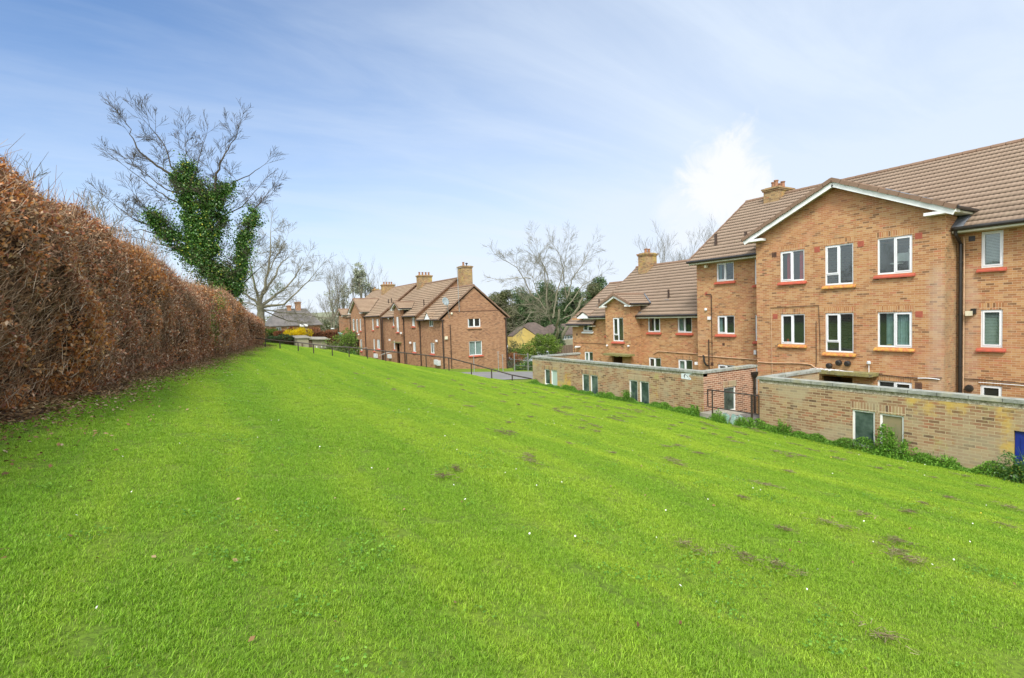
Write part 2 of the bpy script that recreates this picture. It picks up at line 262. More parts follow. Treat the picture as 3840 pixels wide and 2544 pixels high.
# ------------------------------------------------------------------ mesh helpers
ORG = {}
class MB:
    def __init__(s): s.v = []; s.f = []; s.m = []
    def face(s, pts, mi=0): i = len(s.v); s.v += [tuple(p) for p in pts]; s.f.append(tuple(range(i, i+len(pts)))); s.m.append(mi)
    def box8(s, P, mi=0):
        i = len(s.v); s.v += [tuple(p) for p in P]
        for f in ((0, 3, 2, 1), (4, 5, 6, 7), (0, 1, 5, 4), (1, 2, 6, 5), (2, 3, 7, 6), (3, 0, 4, 7)): s.f.append(tuple(i+j for j in f)); s.m.append(mi)
    def box(s, x0, x1, y0, y1, z0, z1, mi=0):
        s.box8([(x0, y0, z0), (x1, y0, z0), (x1, y1, z0), (x0, y1, z0), (x0, y0, z1), (x1, y0, z1), (x1, y1, z1), (x0, y1, z1)], mi)
    def bar(s, a, b, w, h, up=(0, 0, 1), mi=0):
        a, b = Vector(a), Vector(b); d = (b-a).normalized(); u = Vector(up); r = d.cross(u).normalized(); u = r.cross(d)
        P = []
        for q_ in (a, b): P += [q_-r*w/2-u*h/2, q_+r*w/2-u*h/2, q_+r*w/2+u*h/2, q_-r*w/2+u*h/2]
        s.box8([P[0], P[1], P[2], P[3], P[4], P[5], P[6], P[7]], mi)
    def tube(s, pts, rad, n=8, mi=0, cap=True):
        pts = [Vector(p) for p in pts]
        if not isinstance(rad, (list, tuple)): rad = [rad]*len(pts)
        i0 = len(s.v); ref = None
        for j, p in enumerate(pts):
            d = (pts[min(j+1, len(pts)-1)]-pts[max(j-1, 0)])
            d = d.normalized() if d.length > 1e-9 else Vector((0, 0, 1))
            if ref is None: ref = Vector((0, 0, 1)) if abs(d.z) < .9 else Vector((1, 0, 0))
            a = d.cross(ref).normalized(); b = d.cross(a).normalized(); ref = b.cross(d)*-1 if False else ref
            for t in range(n): an = 2*math.pi*t/n; s.v.append(tuple(p+(a*math.cos(an)+b*math.sin(an))*rad[j]))
        for j in range(len(pts)-1):
            for t in range(n): s.f.append((i0+j*n+t, i0+j*n+(t+1) % n, i0+(j+1)*n+(t+1) % n, i0+(j+1)*n+t)); s.m.append(mi)
        if cap: s.f.append(tuple(i0+t for t in range(n))[::-1]); s.m.append(mi); e = i0+(len(pts)-1)*n; s.f.append(tuple(e+t for t in range(n))); s.m.append(mi)
    def lathe(s, c, prof, n=16, mi=0, axis=(0, 0, 1)):
        ax = Vector(axis).normalized(); ref = Vector((1, 0, 0)) if abs(ax.x) < .9 else Vector((0, 1, 0)); a = ax.cross(ref).normalized(); b = ax.cross(a); c = Vector(c); i0 = len(s.v)
        for r, h in prof:
            for t in range(n): an = 2*math.pi*t/n; s.v.append(tuple(c+ax*h+(a*math.cos(an)+b*math.sin(an))*r))
        for j in range(len(prof)-1):
            for t in range(n): s.f.append((i0+j*n+t, i0+j*n+(t+1) % n, i0+(j+1)*n+(t+1) % n, i0+(j+1)*n+t)); s.m.append(mi)
    def build(s, name, mats, parent=None, smooth=False):
        if isinstance(mats, str): mats = [mats]
        org = ORG.get(parent, Vector((0, 0, 0))) if parent else Vector((0, 0, 0))
        me = bpy.data.meshes.new(name); me.from_pydata([(a-org.x, b-org.y, c-org.z) for a, b, c in s.v], [], s.f)
        for mm in mats: me.materials.append(M[mm])
        if len(mats) > 1: me.polygons.foreach_set('material_index', s.m)
        if smooth: me.polygons.foreach_set('use_smooth', [True]*len(s.f))
        me.update(); o = bpy.data.objects.new(name, me); COL.objects.link(o)
        if parent: o.parent = parent
        ORG[o] = org.copy(); return o
def np_mesh(name, V, F, mats, parent=None, mi=None):
    if isinstance(mats, str): mats = [mats]
    org = ORG.get(parent, Vector((0, 0, 0))) if parent else Vector((0, 0, 0)); V = np.asarray(V, np.float32)-np.array(org, np.float32); F = np.asarray(F, np.int32)
    me = bpy.data.meshes.new(name); me.vertices.add(len(V)); me.vertices.foreach_set('co', V.ravel()); kk = F.shape[1]
    me.loops.add(F.size); me.loops.foreach_set('vertex_index', F.ravel()); me.polygons.add(len(F)); me.polygons.foreach_set('loop_start', np.arange(0, F.size, kk, dtype=np.int32)); me.polygons.foreach_set('loop_total', np.full(len(F), kk, np.int32))
    for mm in mats: me.materials.append(M[mm])
    if mi is not None: me.polygons.foreach_set('material_index', np.asarray(mi, np.int32))
    me.update(calc_edges=True); o = bpy.data.objects.new(name, me); COL.objects.link(o)
    if parent: o.parent = parent
    ORG[o] = org.copy(); return o
def thing(name, label, cat, loc, group=None):
    o = bpy.data.objects.new(name, None); COL.objects.link(o); o.location = loc; ORG[o] = Vector(loc); o.empty_display_size = .2; tag(o, label, cat, group); return o
def tag(o, label=None, cat=None, group=None, kind=None):
    if label: o['label'] = label
    if cat: o['category'] = cat
    if group: o['group'] = group
    if kind: o['kind'] = kind
    return o

# ------------------------------------------------------------------ terrain
CREST = [(-200, 15.8), (23.7, 15.8), (24.1, 14.3), (24.5, 13.2), (28.5, 12.9), (30.8, 11.3), (34.5, 10.2), (45, 9.3), (60, 9.5), (400, 9.5)]
cy_ = np.array([a for a, b in CREST], float); cx_ = np.array([b for a, b in CREST], float)
def H(x, y):
    x = np.asarray(x, float); y = np.asarray(y, float)
    pl_ = -1.67+.02*np.minimum(y, 48)-.16*np.maximum(x, -9)
    pl_ = pl_ + .035*np.sin(x*.9+1.3)*np.sin(y*.5+.4) + .018*np.sin(x*2.3+y*1.1)
    pl_ = pl_ - .05*np.clip(y-48, 0, 45)
    lowz = np.interp(x, [8, 11, 13, 18.5, 25, 60], [-2.9, -3.9, -4.35, -4.46, -4.94, -5.6])-.012*np.clip(y-42, 0, 60)
    xe = np.interp(y, cy_, cx_); yard = np.where(y < 24.2, -5.05, 0)
    wdt = np.where(y < 23.9, .35, 2.3); t = np.clip((x-xe)/wdt, 0, 1); t = t*t*(3-2*t)
    lowz = np.where(y < 23.9, -5.05, lowz)
    z = pl_*(1-t)+np.minimum(lowz, pl_)*t
    return z
def axis_(core0, core1, step, far_lo, far_hi):
    a = list(np.arange(core0, core1+1e-6, step)); d = step; x = core0
    lo_ = []
    while x > far_lo: d *= 1.35; x -= d; lo_.append(x)
    d = step; x = core1; hi = []
    while x < far_hi: d *= 1.35; x += d; hi.append(x)
    return np.array(lo_[::-1]+a+hi)
gx = axis_(-8, 34, .4, -1500, 1500); gy = axis_(-4, 60, .4, -1500, 1500)
gx = np.unique(np.concatenate([gx, [15.8, 15.85, 16.15, 16.2]]))
GX, GY = np.meshgrid(gx, gy, indexing='ij'); GZ = H(GX, GY); V = np.stack([GX, GY, GZ], -1).reshape(-1, 3); ny_ = len(gy); I, J = np.meshgrid(np.arange(len(gx)-1), np.arange(ny_-1), indexing='ij'); b0 = (I*ny_+J).ravel()
g = np_mesh('lawn', V, np.stack([b0, b0+ny_, b0+ny_+1, b0+1], 1), 'lawn_soil'); g.data.polygons.foreach_set('use_smooth', [True]*len(g.data.polygons)); tag(g, kind='structure')
def drape(name, poly_x, poly_y, mat, lift=.03, n=40):
    xs = np.linspace(poly_x[0], poly_x[1], n); ys = np.linspace(poly_y[0], poly_y[1], n); X, Y = np.meshgrid(xs, ys, indexing='ij'); V = np.stack([X, Y, H(X, Y)+lift], -1).reshape(-1, 3); I, J = np.meshgrid(np.arange(n-1), np.arange(n-1), indexing='ij'); b = (I*n+J).ravel()
    return tag(np_mesh(name, V, np.stack([b, b+n, b+n+1, b+1], 1), mat), kind='structure')
drape('road', (17.9, 75), (31.5, 38.2), 'asphalt', .035, 60)
drape('path', (15.4, 16.9), (37.5, 74), 'concrete', .04, 60)

rng = np.random.default_rng(7); random.seed(7)
# ------------------------------------------------------------------ facade helpers
class Fr:
    """a wall plane: axis 'X' faces -X (u runs along Y), axis 'Y' faces -Y (u runs along X); d runs into the wall"""
    def __init__(s, axis, c): s.a = axis; s.c = c
    def p(s, u, z, d=0): return (s.c+d, u, z) if s.a == 'X' else (u, s.c+d, z)
    def box(s, mb, u0, u1, z0, z1, d0, d1, mi=0):
        if s.a == 'X': mb.box(s.c+d0, s.c+d1, u0, u1, z0, z1, mi)
        else: mb.box(u0, u1, s.c+d0, s.c+d1, z0, z1, mi)
    def panel(s, mb, u0, u1, z0, z1, holes=(), depth=.11, mi=0):
        holes = [h for h in holes if h[0] < u1 and h[1] > u0 and h[2] < z1 and h[3] > z0]
        us = sorted({u0, u1, *[min(max(v, u0), u1) for h in holes for v in h[:2]]}); zs = sorted({z0, z1, *[min(max(v, z0), z1) for h in holes for v in h[2:4]]})
        for a, b in zip(us, us[1:]):
            for c, e in zip(zs, zs[1:]):
                mu_, mz_ = (a+b)/2, (c+e)/2
                if any(h[0] < mu_ < h[1] and h[2] < mz_ < h[3] for h in holes): continue
                mb.face([s.p(a, c), s.p(b, c), s.p(b, e), s.p(a, e)], mi)
        for h in holes:
            a, b, c, e = h[:4]; P = [(a, c), (b, c), (b, e), (a, e)]
            for i in range(4): (ua, za), (ub, zb) = P[i], P[(i+1) % 4]; mb.face([s.p(ua, za), s.p(ub, zb), s.p(ub, zb, depth), s.p(ua, za, depth)], mi)
WREG = []
def window(parent, fr, u0, u1, z0, z1, kind='2L', sill='sill_red', inside=None, glassm='glass_clear', name='window', lintel='brick_soldier', frm='white_upvc', sillname='window_sill', label=None):
    """kind: 2L/2R two panes with an opening sash on the left/right as seen, mid = tall with a low fixed light, 1 = one sash, P = plain"""
    w = u1-u0; h = z1-z0; F_ = .05; sgn = -1 if fr.a == 'X' else 1
    def U(t): return (u0+t*w) if sgn > 0 else (u1-t*w)          # t from left to right as seen from outside
    def bx(mb, t0, t1, c, e, d0, d1): a, b = sorted((U(t0), U(t1))); fr.box(mb, a, b, c, e, d0, d1)
    mb = MB(); ft = F_/w; D0, D1 = .035, .095
    bx(mb, 0, ft, z0, z1, D0, D1); bx(mb, 1-ft, 1, z0, z1, D0, D1); bx(mb, ft, 1-ft, z0, z0+F_*1.25, D0, D1); bx(mb, ft, 1-ft, z1-F_, z1, D0, D1)
    panes = []; lo_z = z0+F_*1.25; hi_z = z1-F_; sw = .038; s_t = sw/w
    def sash(t0, t1, c, e):
        d0, d1 = D0-.018, D0+.03
        bx(mb, t0, t0+s_t, c, e, d0, d1); bx(mb, t1-s_t, t1, c, e, d0, d1); bx(mb, t0+s_t, t1-s_t, c, c+sw, d0, d1); bx(mb, t0+s_t, t1-s_t, e-sw, e, d0, d1); panes.append((t0+s_t, t1-s_t, c+sw, e-sw))
    if kind in ('2L', '2R', 'mid', '2P', '2B'):
        mt = .028/w; bx(mb, .5-mt, .5+mt, lo_z, hi_z, D0, D1)
        Lp = (ft, .5-mt, lo_z, hi_z); Rp = (.5+mt, 1-ft, lo_z, hi_z)
        if kind == '2L': sash(*Lp); panes.append(Rp)
        elif kind == '2R': panes.append(Lp); sash(*Rp)
        elif kind == '2B': sash(*Lp); sash(*Rp)
        elif kind == '2P': panes += [Lp, Rp]
        else:
            zt = z0+h*.27; bx(mb, ft, .5-mt, zt-.025, zt+.025, D0, D1); sash(ft, .5-mt, zt+.025, hi_z); panes.append((ft, .5-mt, lo_z, zt-.025)); panes.append(Rp)
    elif kind == '1': sash(ft, 1-ft, lo_z, hi_z)
    else: panes.append((ft, 1-ft, lo_z, hi_z))
    o = mb.build(name, frm, parent)
    if label: o['label'] = label
    for (t0, t1, c, e) in panes:
        pm = MB(); a, b = sorted((U(t0), U(t1))); pm.face([fr.p(a, c, .062), fr.p(b, c, .062), fr.p(b, e, .062), fr.p(a, e, .062)]); pm.build('pane', glassm, o)
    if sill:
        sm = MB(); e_ = .10; a, b = u0-e_, u1+e_
        prof = [(.03, z0+.004), (-.10, z0-.10), (-.10, z0-.145), (.0, z0-.145+.02), (.03, z0-.12)]
        A = [fr.p(a, zz_, d) for d, zz_ in prof]; B = [fr.p(b, zz_, d) for d, zz_ in prof]
        for i in range(5): sm.face([A[i], A[(i+1) % 5], B[(i+1) % 5], B[i]])
        sm.face(A); sm.face(B); so = sm.build(sillname, sill, o)
    if lintel:
        lm = MB(); fr.box(lm, u0-.04, u1+.04, z1+.002, z1+.225, -.004, .02); WREG.append((parent, lm, lintel))
    if inside: inside(o, fr, u0, u1, z0, z1, U)
    return o
def flush_lintels():
    by = {}
    for p_, lm, mat in WREG: by.setdefault((p_, mat), []).append(lm)
    for (p_, mat), lst in by.items():
        for lm in lst: lm.build('brick_lintel', mat, p_)
    WREG.clear()
def curtain(mat, spans, d=.14, drop=0., name='curtain'):
    def f(o, fr, u0, u1, z0, z1, U):
        for (t0, t1) in spans:
            mb = MB(); n = 26; pts = [(t0+(t1-t0)*i/n, .022*math.sin(i*1.9)+.012*math.sin(i*.7)) for i in range(n+1)]
            for (ta, da), (tb, db) in zip(pts, pts[1:]): mb.face([fr.p(U(ta), z0+drop, d+da), fr.p(U(tb), z0+drop, d+db), fr.p(U(tb), z1, d+db), fr.p(U(ta), z1, d+da)])
            mb.build(name, mat, o, True)
    return f
def blind(o, fr, u0, u1, z0, z1, U):
    mb = MB(); z = z0+.06; a, b = u0+.07, u1-.07
    while z < z1-.05: mb.face([fr.p(a, z, .115), fr.p(b, z, .115), fr.p(b, z+.042, .15), fr.p(a, z+.042, .15)]); z += .05
    mb.build('slatted_blind', 'blind', o)
def cables(parent, pts, r, mat, name='cable'): mb = MB(); mb.tube(pts, r, 5); return mb.build(name, mat, parent)
def vent(parent, fr, u, z, mat='vent_terracotta', s_=.11, name='air_brick'):
    mb = MB(); fr.box(mb, u-s_, u+s_, z-s_, z+s_, -.006, .02); 
    for i in range(4): zz_ = z-s_+.03+i*(2*s_-.03)/4; fr.box(mb, u-s_+.02, u+s_-.02, zz_, zz_+.012, -.011, .0)
    mb.build(name, mat, parent)
def gutter(parent, p0, p1, r=.06, mat='black_plastic'): mb = MB(); mb.tube([p0, p1], r, 10); return mb.build('gutter', mat, parent)
def downpipe(parent, pts, r=.04, mat='black_plastic', name='downpipe'):
    mb = MB(); mb.tube(pts, r, 8)
    a, b = Vector(pts[0]), Vector(pts[-1])
    for p_, q_ in zip(pts, pts[1:]):
        if abs(p_[2]-q_[2]) > 2:
            z = max(p_[2], q_[2])-.6
            while z > min(p_[2], q_[2])+.3: mb.tube([(p_[0], p_[1], z), (p_[0], p_[1], z-.06)], r*1.35, 8); z -= 1.8
    return mb.build(name, mat, parent)

def slope_roof(name, parent, e0, u, v, rows, mat, pitch_roll=.15, gauge=.345, amp=.013, mi_under=True):
    """tiled roof slope. e0: eave origin, u: unit along the eave, v: unit up the slope, rows: [(v, umin, umax)] outline, built course by course"""
    e0, u, v = Vector(e0), Vector(u), Vector(v); n = u.cross(v).normalized()
    if n.z < 0: n = -n
    vs = [r[0] for r in rows]; lo_ = [r[1] for r in rows]; hi = [r[2] for r in rows]; vmax = vs[-1]; nc = max(1, round((vmax-vs[0])/gauge)); gg = (vmax-vs[0])/nc
    VV = []; FF = []; MI = []; base = 0; step = pitch_roll/4 if pitch_roll else None
    for c in range(nc):
        va = vs[0]+c*gg; vb = min(va+gg+.02, vmax)
        la, ha = np.interp(va, vs, lo_), np.interp(va, vs, hi); lb, hb = np.interp(vb, vs, lo_), np.interp(vb, vs, hi)
        L_ = max(ha-la, hb-lb)
        if L_ < .02: continue
        m_ = max(2, int(L_/step)+1) if step else 3
        t = np.linspace(0, 1, m_); ua = la+(ha-la)*t; ub = lb+(hb-lb)*t
        def roll(uu): return amp*np.abs(np.sin(np.pi*uu/pitch_roll))**.8 if step else np.zeros_like(uu)
        def pts(uu, vv, off): return np.array(e0)[None]+uu[:, None]*np.array(u)+vv*np.array(v)+off[:, None]*np.array(n)
        rA = pts(ua, va-.022, .036+roll(ua)); rB = pts(ub, vb, .012+roll(ub)); rC = pts(ua, va+.035, np.full(m_, .004))
        VV += [rA, rB, rC]; i = np.arange(m_-1)
        FF.append(np.stack([base+i, base+i+1, base+m_+i+1, base+m_+i], 1)); MI.append(np.zeros(m_-1)); FF.append(np.stack([base+i, base+2*m_+i, base+2*m_+i+1, base+i+1], 1)); MI.append(np.ones(m_-1) if mi_under else np.zeros(m_-1)); base += 3*m_
    # deck under the tiles
    dk = [e0+u*lo_[0]+v*vs[0]-n*.03, e0+u*hi[0]+v*vs[0]-n*.03, e0+u*hi[-1]+v*vs[-1]-n*.03, e0+u*lo_[-1]+v*vs[-1]-n*.03]
    VV.append(np.array([tuple(p_) for p_ in dk])); FF.append(np.array([[base, base+1, base+2, base+3]])); MI.append(np.ones(1))
    return np_mesh(name, np.concatenate(VV), np.concatenate(FF), [mat, 'ridge_tile'], parent, np.concatenate(MI))
def ridge(parent, p0, p1, r=.11, mat='ridge_tile', name='ridge_tiles'):
    mb = MB(); p0, p1 = Vector(p0), Vector(p1); n = max(1, int((p1-p0).length/.45)); 
    for i in range(n): a = p0.lerp(p1, i/n); b = p0.lerp(p1, (i+.96)/n); mb.tube([a, b], [r, r*1.07], 8)
    return mb.build(name, mat, parent)
def verge(parent, p0, p1, w=.10, h=.13, mat='ridge_tile', name='verge_tiles', seg=.34):
    mb = MB(); p0, p1 = Vector(p0), Vector(p1); n = max(1, int((p1-p0).length/seg))
    for i in range(n): a = p0.lerp(p1, i/n)+Vector((0, 0, .012*(i % 2))); b = p0.lerp(p1, (i+.97)/n)+Vector((0, 0, .012*(i % 2))); mb.bar(a, b, w, h)
    return mb.build(name, mat, parent)
def board(parent, p0, p1, w, h, mat='white_paint', name='bargeboard'): mb = MB(); mb.bar(p0, p1, w, h); return mb.build(name, mat, parent)
def chimney(parent, x0, x1, y0, y1, z0, z1, pots, ph=.35, mat='brick_chimney', pr=.11):
    mb = MB(); mb.box(x0, x1, y0, y1, z0, z1-.16); mb.box(x0-.05, x1+.05, y0-.05, y1+.05, z1-.16, z1-.08); mb.box(x0-.09, x1+.09, y0-.09, y1+.09, z1-.08, z1); mb.box(x0+.04, x1-.04, y0+.04, y1-.04, z1, z1+.05)
    c = mb.build('chimney', mat, parent)
    for (px, py) in pots: p_ = MB(); p_.lathe((px, py, z1+.05), [(0, 0), (pr*1.1, 0), (pr*.92, ph*.15), (pr*.85, ph*.8), (pr*1.08, ph*.85), (pr*1.08, ph), (pr*.7, ph), (pr*.7, ph*.6), (0, ph*.6)], 12); p_.build('chimney_pot', 'clay_pot', c)
    return c

# ================================================================== right-hand apartment block
B1 = thing('apartment_block', 'long orange-brick block of flats on the right with a white-edged gable bay', 'building', (22.9, 14, -5.05))
GB = -5.15
bay = Fr('X', 22.0); mainF = Fr('X', 22.92); wing = Fr('X', 23.78); wbay = Fr('X', 22.92)
# --- openings: (u0,u1,z0,z1)
bayW = [(12.67, 13.73, 1.06, 2.36, '2L'), (10.76, 11.83, .79, 2.37, 'mid'), (8.80, 9.92, 1.06, 2.40, '2R'),
        (12.67, 13.73, -1.63, -.34, '2L'), (10.76, 11.83, -1.90, -.33, 'mid'), (8.80, 9.92, -1.63, -.33, '2R'), (12.67, 13.73, -3.95, -2.88, '2L'), (8.80, 9.92, -3.95, -2.88, '2R')]
doorB = (10.80, 11.97, GB, -2.87)
mainWL = [(16.70, 17.70, 1.36, 2.28, '2L'), (14.95, 15.58, 1.08, 2.26, '1'), (16.70, 17.70, -1.29, -.36, '2L'), (14.95, 15.58, -1.59, -.36, '1'), (16.70, 17.70, -3.80, -2.84, '2L'), (14.95, 15.58, -4.15, -2.86, '1')]
mainWR = [(6.60, 7.17, 1.08, 2.28, '1'), (6.60, 7.17, -1.60, -.33, '1'), (6.60, 7.17, -3.80, -2.88, '1'), (3.2, 4.3, 1.08, 2.28, '2L'), (3.2, 4.3, -1.60, -.33, '2L'), (3.2, 4.3, -3.9, -2.88, '2L')]
wingW = [(22.35, 23.33, -1.29, -.40, '2R'), (20.03, 21.04, -1.30, -.40, '2L'), (22.35, 23.33, -3.75, -2.83, '2L'), (20.03, 21.04, -3.75, -2.83, '2L'), (26.55, 27.15, -1.55, -.42, '1'), (26.55, 27.15, -3.9, -2.75, '1')]
lowW = [(28.56, 29.58, -1.30, -.42, '2L'), (28.58, 29.50, -3.70, -2.74, '2L')]
wbayW = [(24.57, 25.52, -1.86, -.37, 'mid')]; doorW = (24.70, 25.64, GB, -2.75)
PY0, PY1 = 7.83, 14.87
w = MB()
H4 = lambda L: [x[:4] for x in L]
bay.panel(w, PY0, PY1, GB, 2.98, H4(bayW)+[doorB], .13)
w.face([bay.p(PY0, 2.98), bay.p(PY1, 2.98), bay.p(PY1, 3.12), bay.p(11.35, 4.70), bay.p(PY0, 3.12)])
for y in (PY0, PY1): w.face([(22.0, y, GB), (22.92, y, GB), (22.92, y, 3.12), (22.0, y, 3.12)])
mainF.panel(w, -2, PY0, GB, 2.36, H4(mainWR)); mainF.panel(w, PY1, 18.93, GB, 2.36, H4(mainWL))
for y, hh in ((18.93, 1), (-2, 1)): w.face([(22.92, y, GB), (31.9, y, GB), (31.9, y, 2.4), (27.4, y, 5.75), (22.92, y, 2.5)])
w.face([(31.9, -2, GB), (31.9, 18.93, GB), (31.9, 18.93, 2.4), (31.9, -2, 2.4)])
w.face([(22.92, -2, 2.34), (31.9, -2, 2.34), (31.9, 18.93, 2.34), (22.92, 18.93, 2.34)])
# partitions and floors make the rooms
for y in (5.2, 12.2, 15.9): w.face([(23.0, y, GB), (31.9, y, GB), (31.9, y, 2.3), (23.0, y, 2.3)])
wing.panel(w, 18.93, 28.4, GB, -.36, H4(wingW)); wing.panel(w, 28.4, 30.8, GB, -.36, H4(lowW)) 
w.face([(23.78, 28.4, -.6), (32.3, 28.4, -.6), (28.0, 28.4, 2.98), (23.78, 28.4, -.3)])
w.face([(23.78, 30.8, GB), (32.0, 30.8, GB), (32.0, 30.8, -.8), (27.7, 30.8, 2.05), (23.78, 30.8, -.75)])
w.face([(32.3, 18.93, GB), (32.3, 30.8, GB), (32.3, 30.8, -.8), (32.3, 18.93, -.3)])
wbay.panel(w, 23.94, 26.2, GB, .30, H4(wbayW)+[doorW])
w.face([wbay.p(23.94, .30), wbay.p(26.2, .30), wbay.p(26.2, .42), wbay.p(25.07, .93), wbay.p(23.94, .42)])
for y in (23.94, 26.2): w.face([(22.92, y, GB), (23.78, y, GB), (23.78, y, .42), (22.92, y, .42)])
w.build('wall', 'brick_orange', B1)
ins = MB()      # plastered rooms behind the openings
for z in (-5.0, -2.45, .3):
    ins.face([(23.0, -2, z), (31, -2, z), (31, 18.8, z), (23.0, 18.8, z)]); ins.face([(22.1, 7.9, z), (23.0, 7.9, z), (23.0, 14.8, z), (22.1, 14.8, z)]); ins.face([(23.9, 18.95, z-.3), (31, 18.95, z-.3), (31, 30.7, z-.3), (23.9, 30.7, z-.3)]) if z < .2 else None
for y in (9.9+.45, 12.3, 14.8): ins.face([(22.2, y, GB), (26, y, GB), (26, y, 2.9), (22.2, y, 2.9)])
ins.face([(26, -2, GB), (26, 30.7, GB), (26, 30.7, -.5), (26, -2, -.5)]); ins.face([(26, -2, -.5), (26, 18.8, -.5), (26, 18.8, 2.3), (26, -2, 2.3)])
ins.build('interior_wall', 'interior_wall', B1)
# string offsets of the entrance recess
for (xa, xb, ya, yb, zt) in ((22.14, 23.4, 10.80, 11.97, -2.87), (23.06, 24.2, 24.70, 25.64, -2.75)):
    e = MB(); e.face([(xa, ya, GB), (xb, ya, GB), (xb, ya, zt), (xa, ya, zt)]); e.face([(xb, ya, GB), (xb, yb, GB), (xb, yb, zt), (xb, ya, zt)]); e.face([(xb, yb, GB), (xa, yb, GB), (xa, yb, zt), (xb, yb, zt)]); e.face([(xa, ya, zt), (xb, ya, zt), (xb, yb, zt), (xa, yb, zt)]); e.build('entrance_recess', 'vent_brown', B1)
pass

def tall_cot(o, fr, u0, u1, z0, z1, U):
    mb = MB(); X = 22.45
    mb.box(X, X+.05, 9.02, 9.10, 1.12, 1.95); mb.box(X, X+.05, 9.10, 9.45, 1.52, 1.82); mb.bar((X, 9.02, 1.95), (X, 8.82, 1.35), .04, .07); mb.lathe((X+.05, 9.5, 1.42), [(0, 0), (.2, .02), (.2, .05), (0, .06)], 12)
    mb.build('white_cot', 'furniture_white', o)
def toys(o, fr, u0, u1, z0, z1, U):
    a = MB(); a.box(22.12, 22.16, 13.45, 13.52, z0+.07, z0+.22); a.build('toy', 'toy_red', o); b = MB(); b.lathe((22.14, 12.76, z0+.07), [(.03, 0), (.035, .07), (.02, .09)], 8); b.build('cup', 'furniture_white', o)
def teal_c(o, fr, u0, u1, z0, z1, U): curtain('curtain_grey', [(.22, .44), (.55, .95)])(o, fr, u0, u1, z0, z1, U); a = MB(); a.box(22.12, 22.16, 9.5, 9.64, z0+.07, z0+.10); a.build('toy', 'toy_yellow', o)
insides = {0: curtain('curtain_red', [(.22, .46), (.74, .98)]), 2: tall_cot, 3: toys, 5: teal_c}
for i, (a, b, c, d, kd) in enumerate(bayW):
    sl = {0: 'sill_red', 1: 'sill_lichen', 2: 'sill_red', 3: 'sill_lichen', 4: 'sill_lichen', 5: 'sill_lichen'}.get(i, 'sill_red')
    window(B1, bay, a, b, c, d, kd, sl, insides.get(i))
for i, (a, b, c, d, kd) in enumerate(mainWL): window(B1, mainF, a, b, c, d, kd, 'sill_red', curtain('curtain_grey', [(.05, .22)]) if i in (0, 2) else None, lintel='brick_soldier' if i > 1 else None)
for i, (a, b, c, d, kd) in enumerate(mainWR): window(B1, mainF, a, b, c, d, kd, 'sill_red', blind if i in (0, 1) else None, lintel='brick_soldier' if i not in (0, 3) else None)
for i, (a, b, c, d, kd) in enumerate(wingW): window(B1, wing, a, b, c, d, kd, 'sill_red', curtain('curtain_pale', [(.05, .28)]) if i in (1, 3) else None, lintel='brick_soldier' if i in (2, 3, 5) else None)
for i, (a, b, c, d, kd) in enumerate(lowW): window(B1, wing, a, b, c, d, kd, 'white_paint' if i == 0 else 'sill_red', curtain('curtain_pale', [(.05, .25)]), lintel='brick_soldier' if i == 1 else None)
for (a, b, c, d, kd) in wbayW: window(B1, wbay, a, b, c, d, kd, 'sill_red')
flush_lintels()
# --- vents
for (u, z, mt) in ((14.0, 2.27, 'vent_brown'), (12.14, 2.27, 'vent_terracotta'), (10.49, 2.29, 'vent_terracotta'), (8.61, 2.32, 'vent_terracotta'), (13.98, -.43, 'vent_terracotta'), (8.59, -.43, 'vent_terracotta'), (8.6, -2.98, 'vent_brown')): vent(B1, bay, u, z, mt)
vent(B1, mainF, 17.34, -1.81, 'vent_brown', .07); vent(B1, mainF, 18.36, .78, 'vent_terracotta', .08); vent(B1, wing, 30.3, -1.55, 'vent_brown', .08); vent(B1, mainF, 18.05, -2.85, 'vent_brown', .09); vent(B1, mainF, 7.42, 2.1, 'black_plastic', .09)
# --- roofs
def unit(a, b): l = math.hypot(a, b); return a/l, b/l, l
ca, sa, L = unit(4.95, 3.51)
slope_roof('roof', B1, (22.42, -2.1, 2.46), (0, 1, 0), (ca, 0, sa), [(0, 0, 21.15), (L, 0, 21.15)], 'roof_tile')
slope_roof('roof', B1, (32.35, -2.1, 2.46), (0, 1, 0), (-ca, 0, sa), [(0, 0, 21.15), (L, 0, 21.15)], 'roof_tile', None)
ridge(B1, (27.38, -2.1, 5.98), (27.38, 19.1, 5.98))
verge(B1, (22.40, 19.07, 2.47), (27.38, 19.07, 6.0), .08, .10); board(B1, (22.45, 19.02, 2.32), (27.38, 19.02, 5.84), .03, .16, 'white_paint', 'bargeboard')
ca2, sa2, L2 = unit(4.6, 3.43)
slope_roof('roof', B1, (23.38, 18.93, -.29), (0, 1, 0), (ca2, 0, sa2), [(0, 0, 9.55), (L2, 0, 9.55)], 'roof_tile')
slope_roof('roof', B1, (32.6, 18.93, -.29), (0, 1, 0), (-ca2, 0, sa2), [(0, 0, 9.55), (L2, 0, 9.55)], 'roof_tile', None)
ridge(B1, (28.0, 18.93, 3.16), (28.0, 28.5, 3.16)); verge(B1, (23.38, 28.46, -.30), (28.0, 28.46, 3.14), .06, .10)
ca3, sa3, L3 = unit(4.3, 2.97)
slope_roof('roof', B1, (23.38, 28.1, -.82), (0, 1, 0), (ca3, 0, sa3), [(0, 0, 2.95), (L3, 0, 2.95)], 'roof_tile')
slope_roof('roof', B1, (32.0, 28.1, -.82), (0, 1, 0), (-ca3, 0, sa3), [(0, 0, 2.95), (L3, 0, 2.95)], 'roof_tile', None)
ridge(B1, (27.68, 28.4, 2.17), (27.68, 31.05, 2.17)); verge(B1, (23.36, 31.03, -.82), (27.68, 31.03, 2.16), .06, .10)
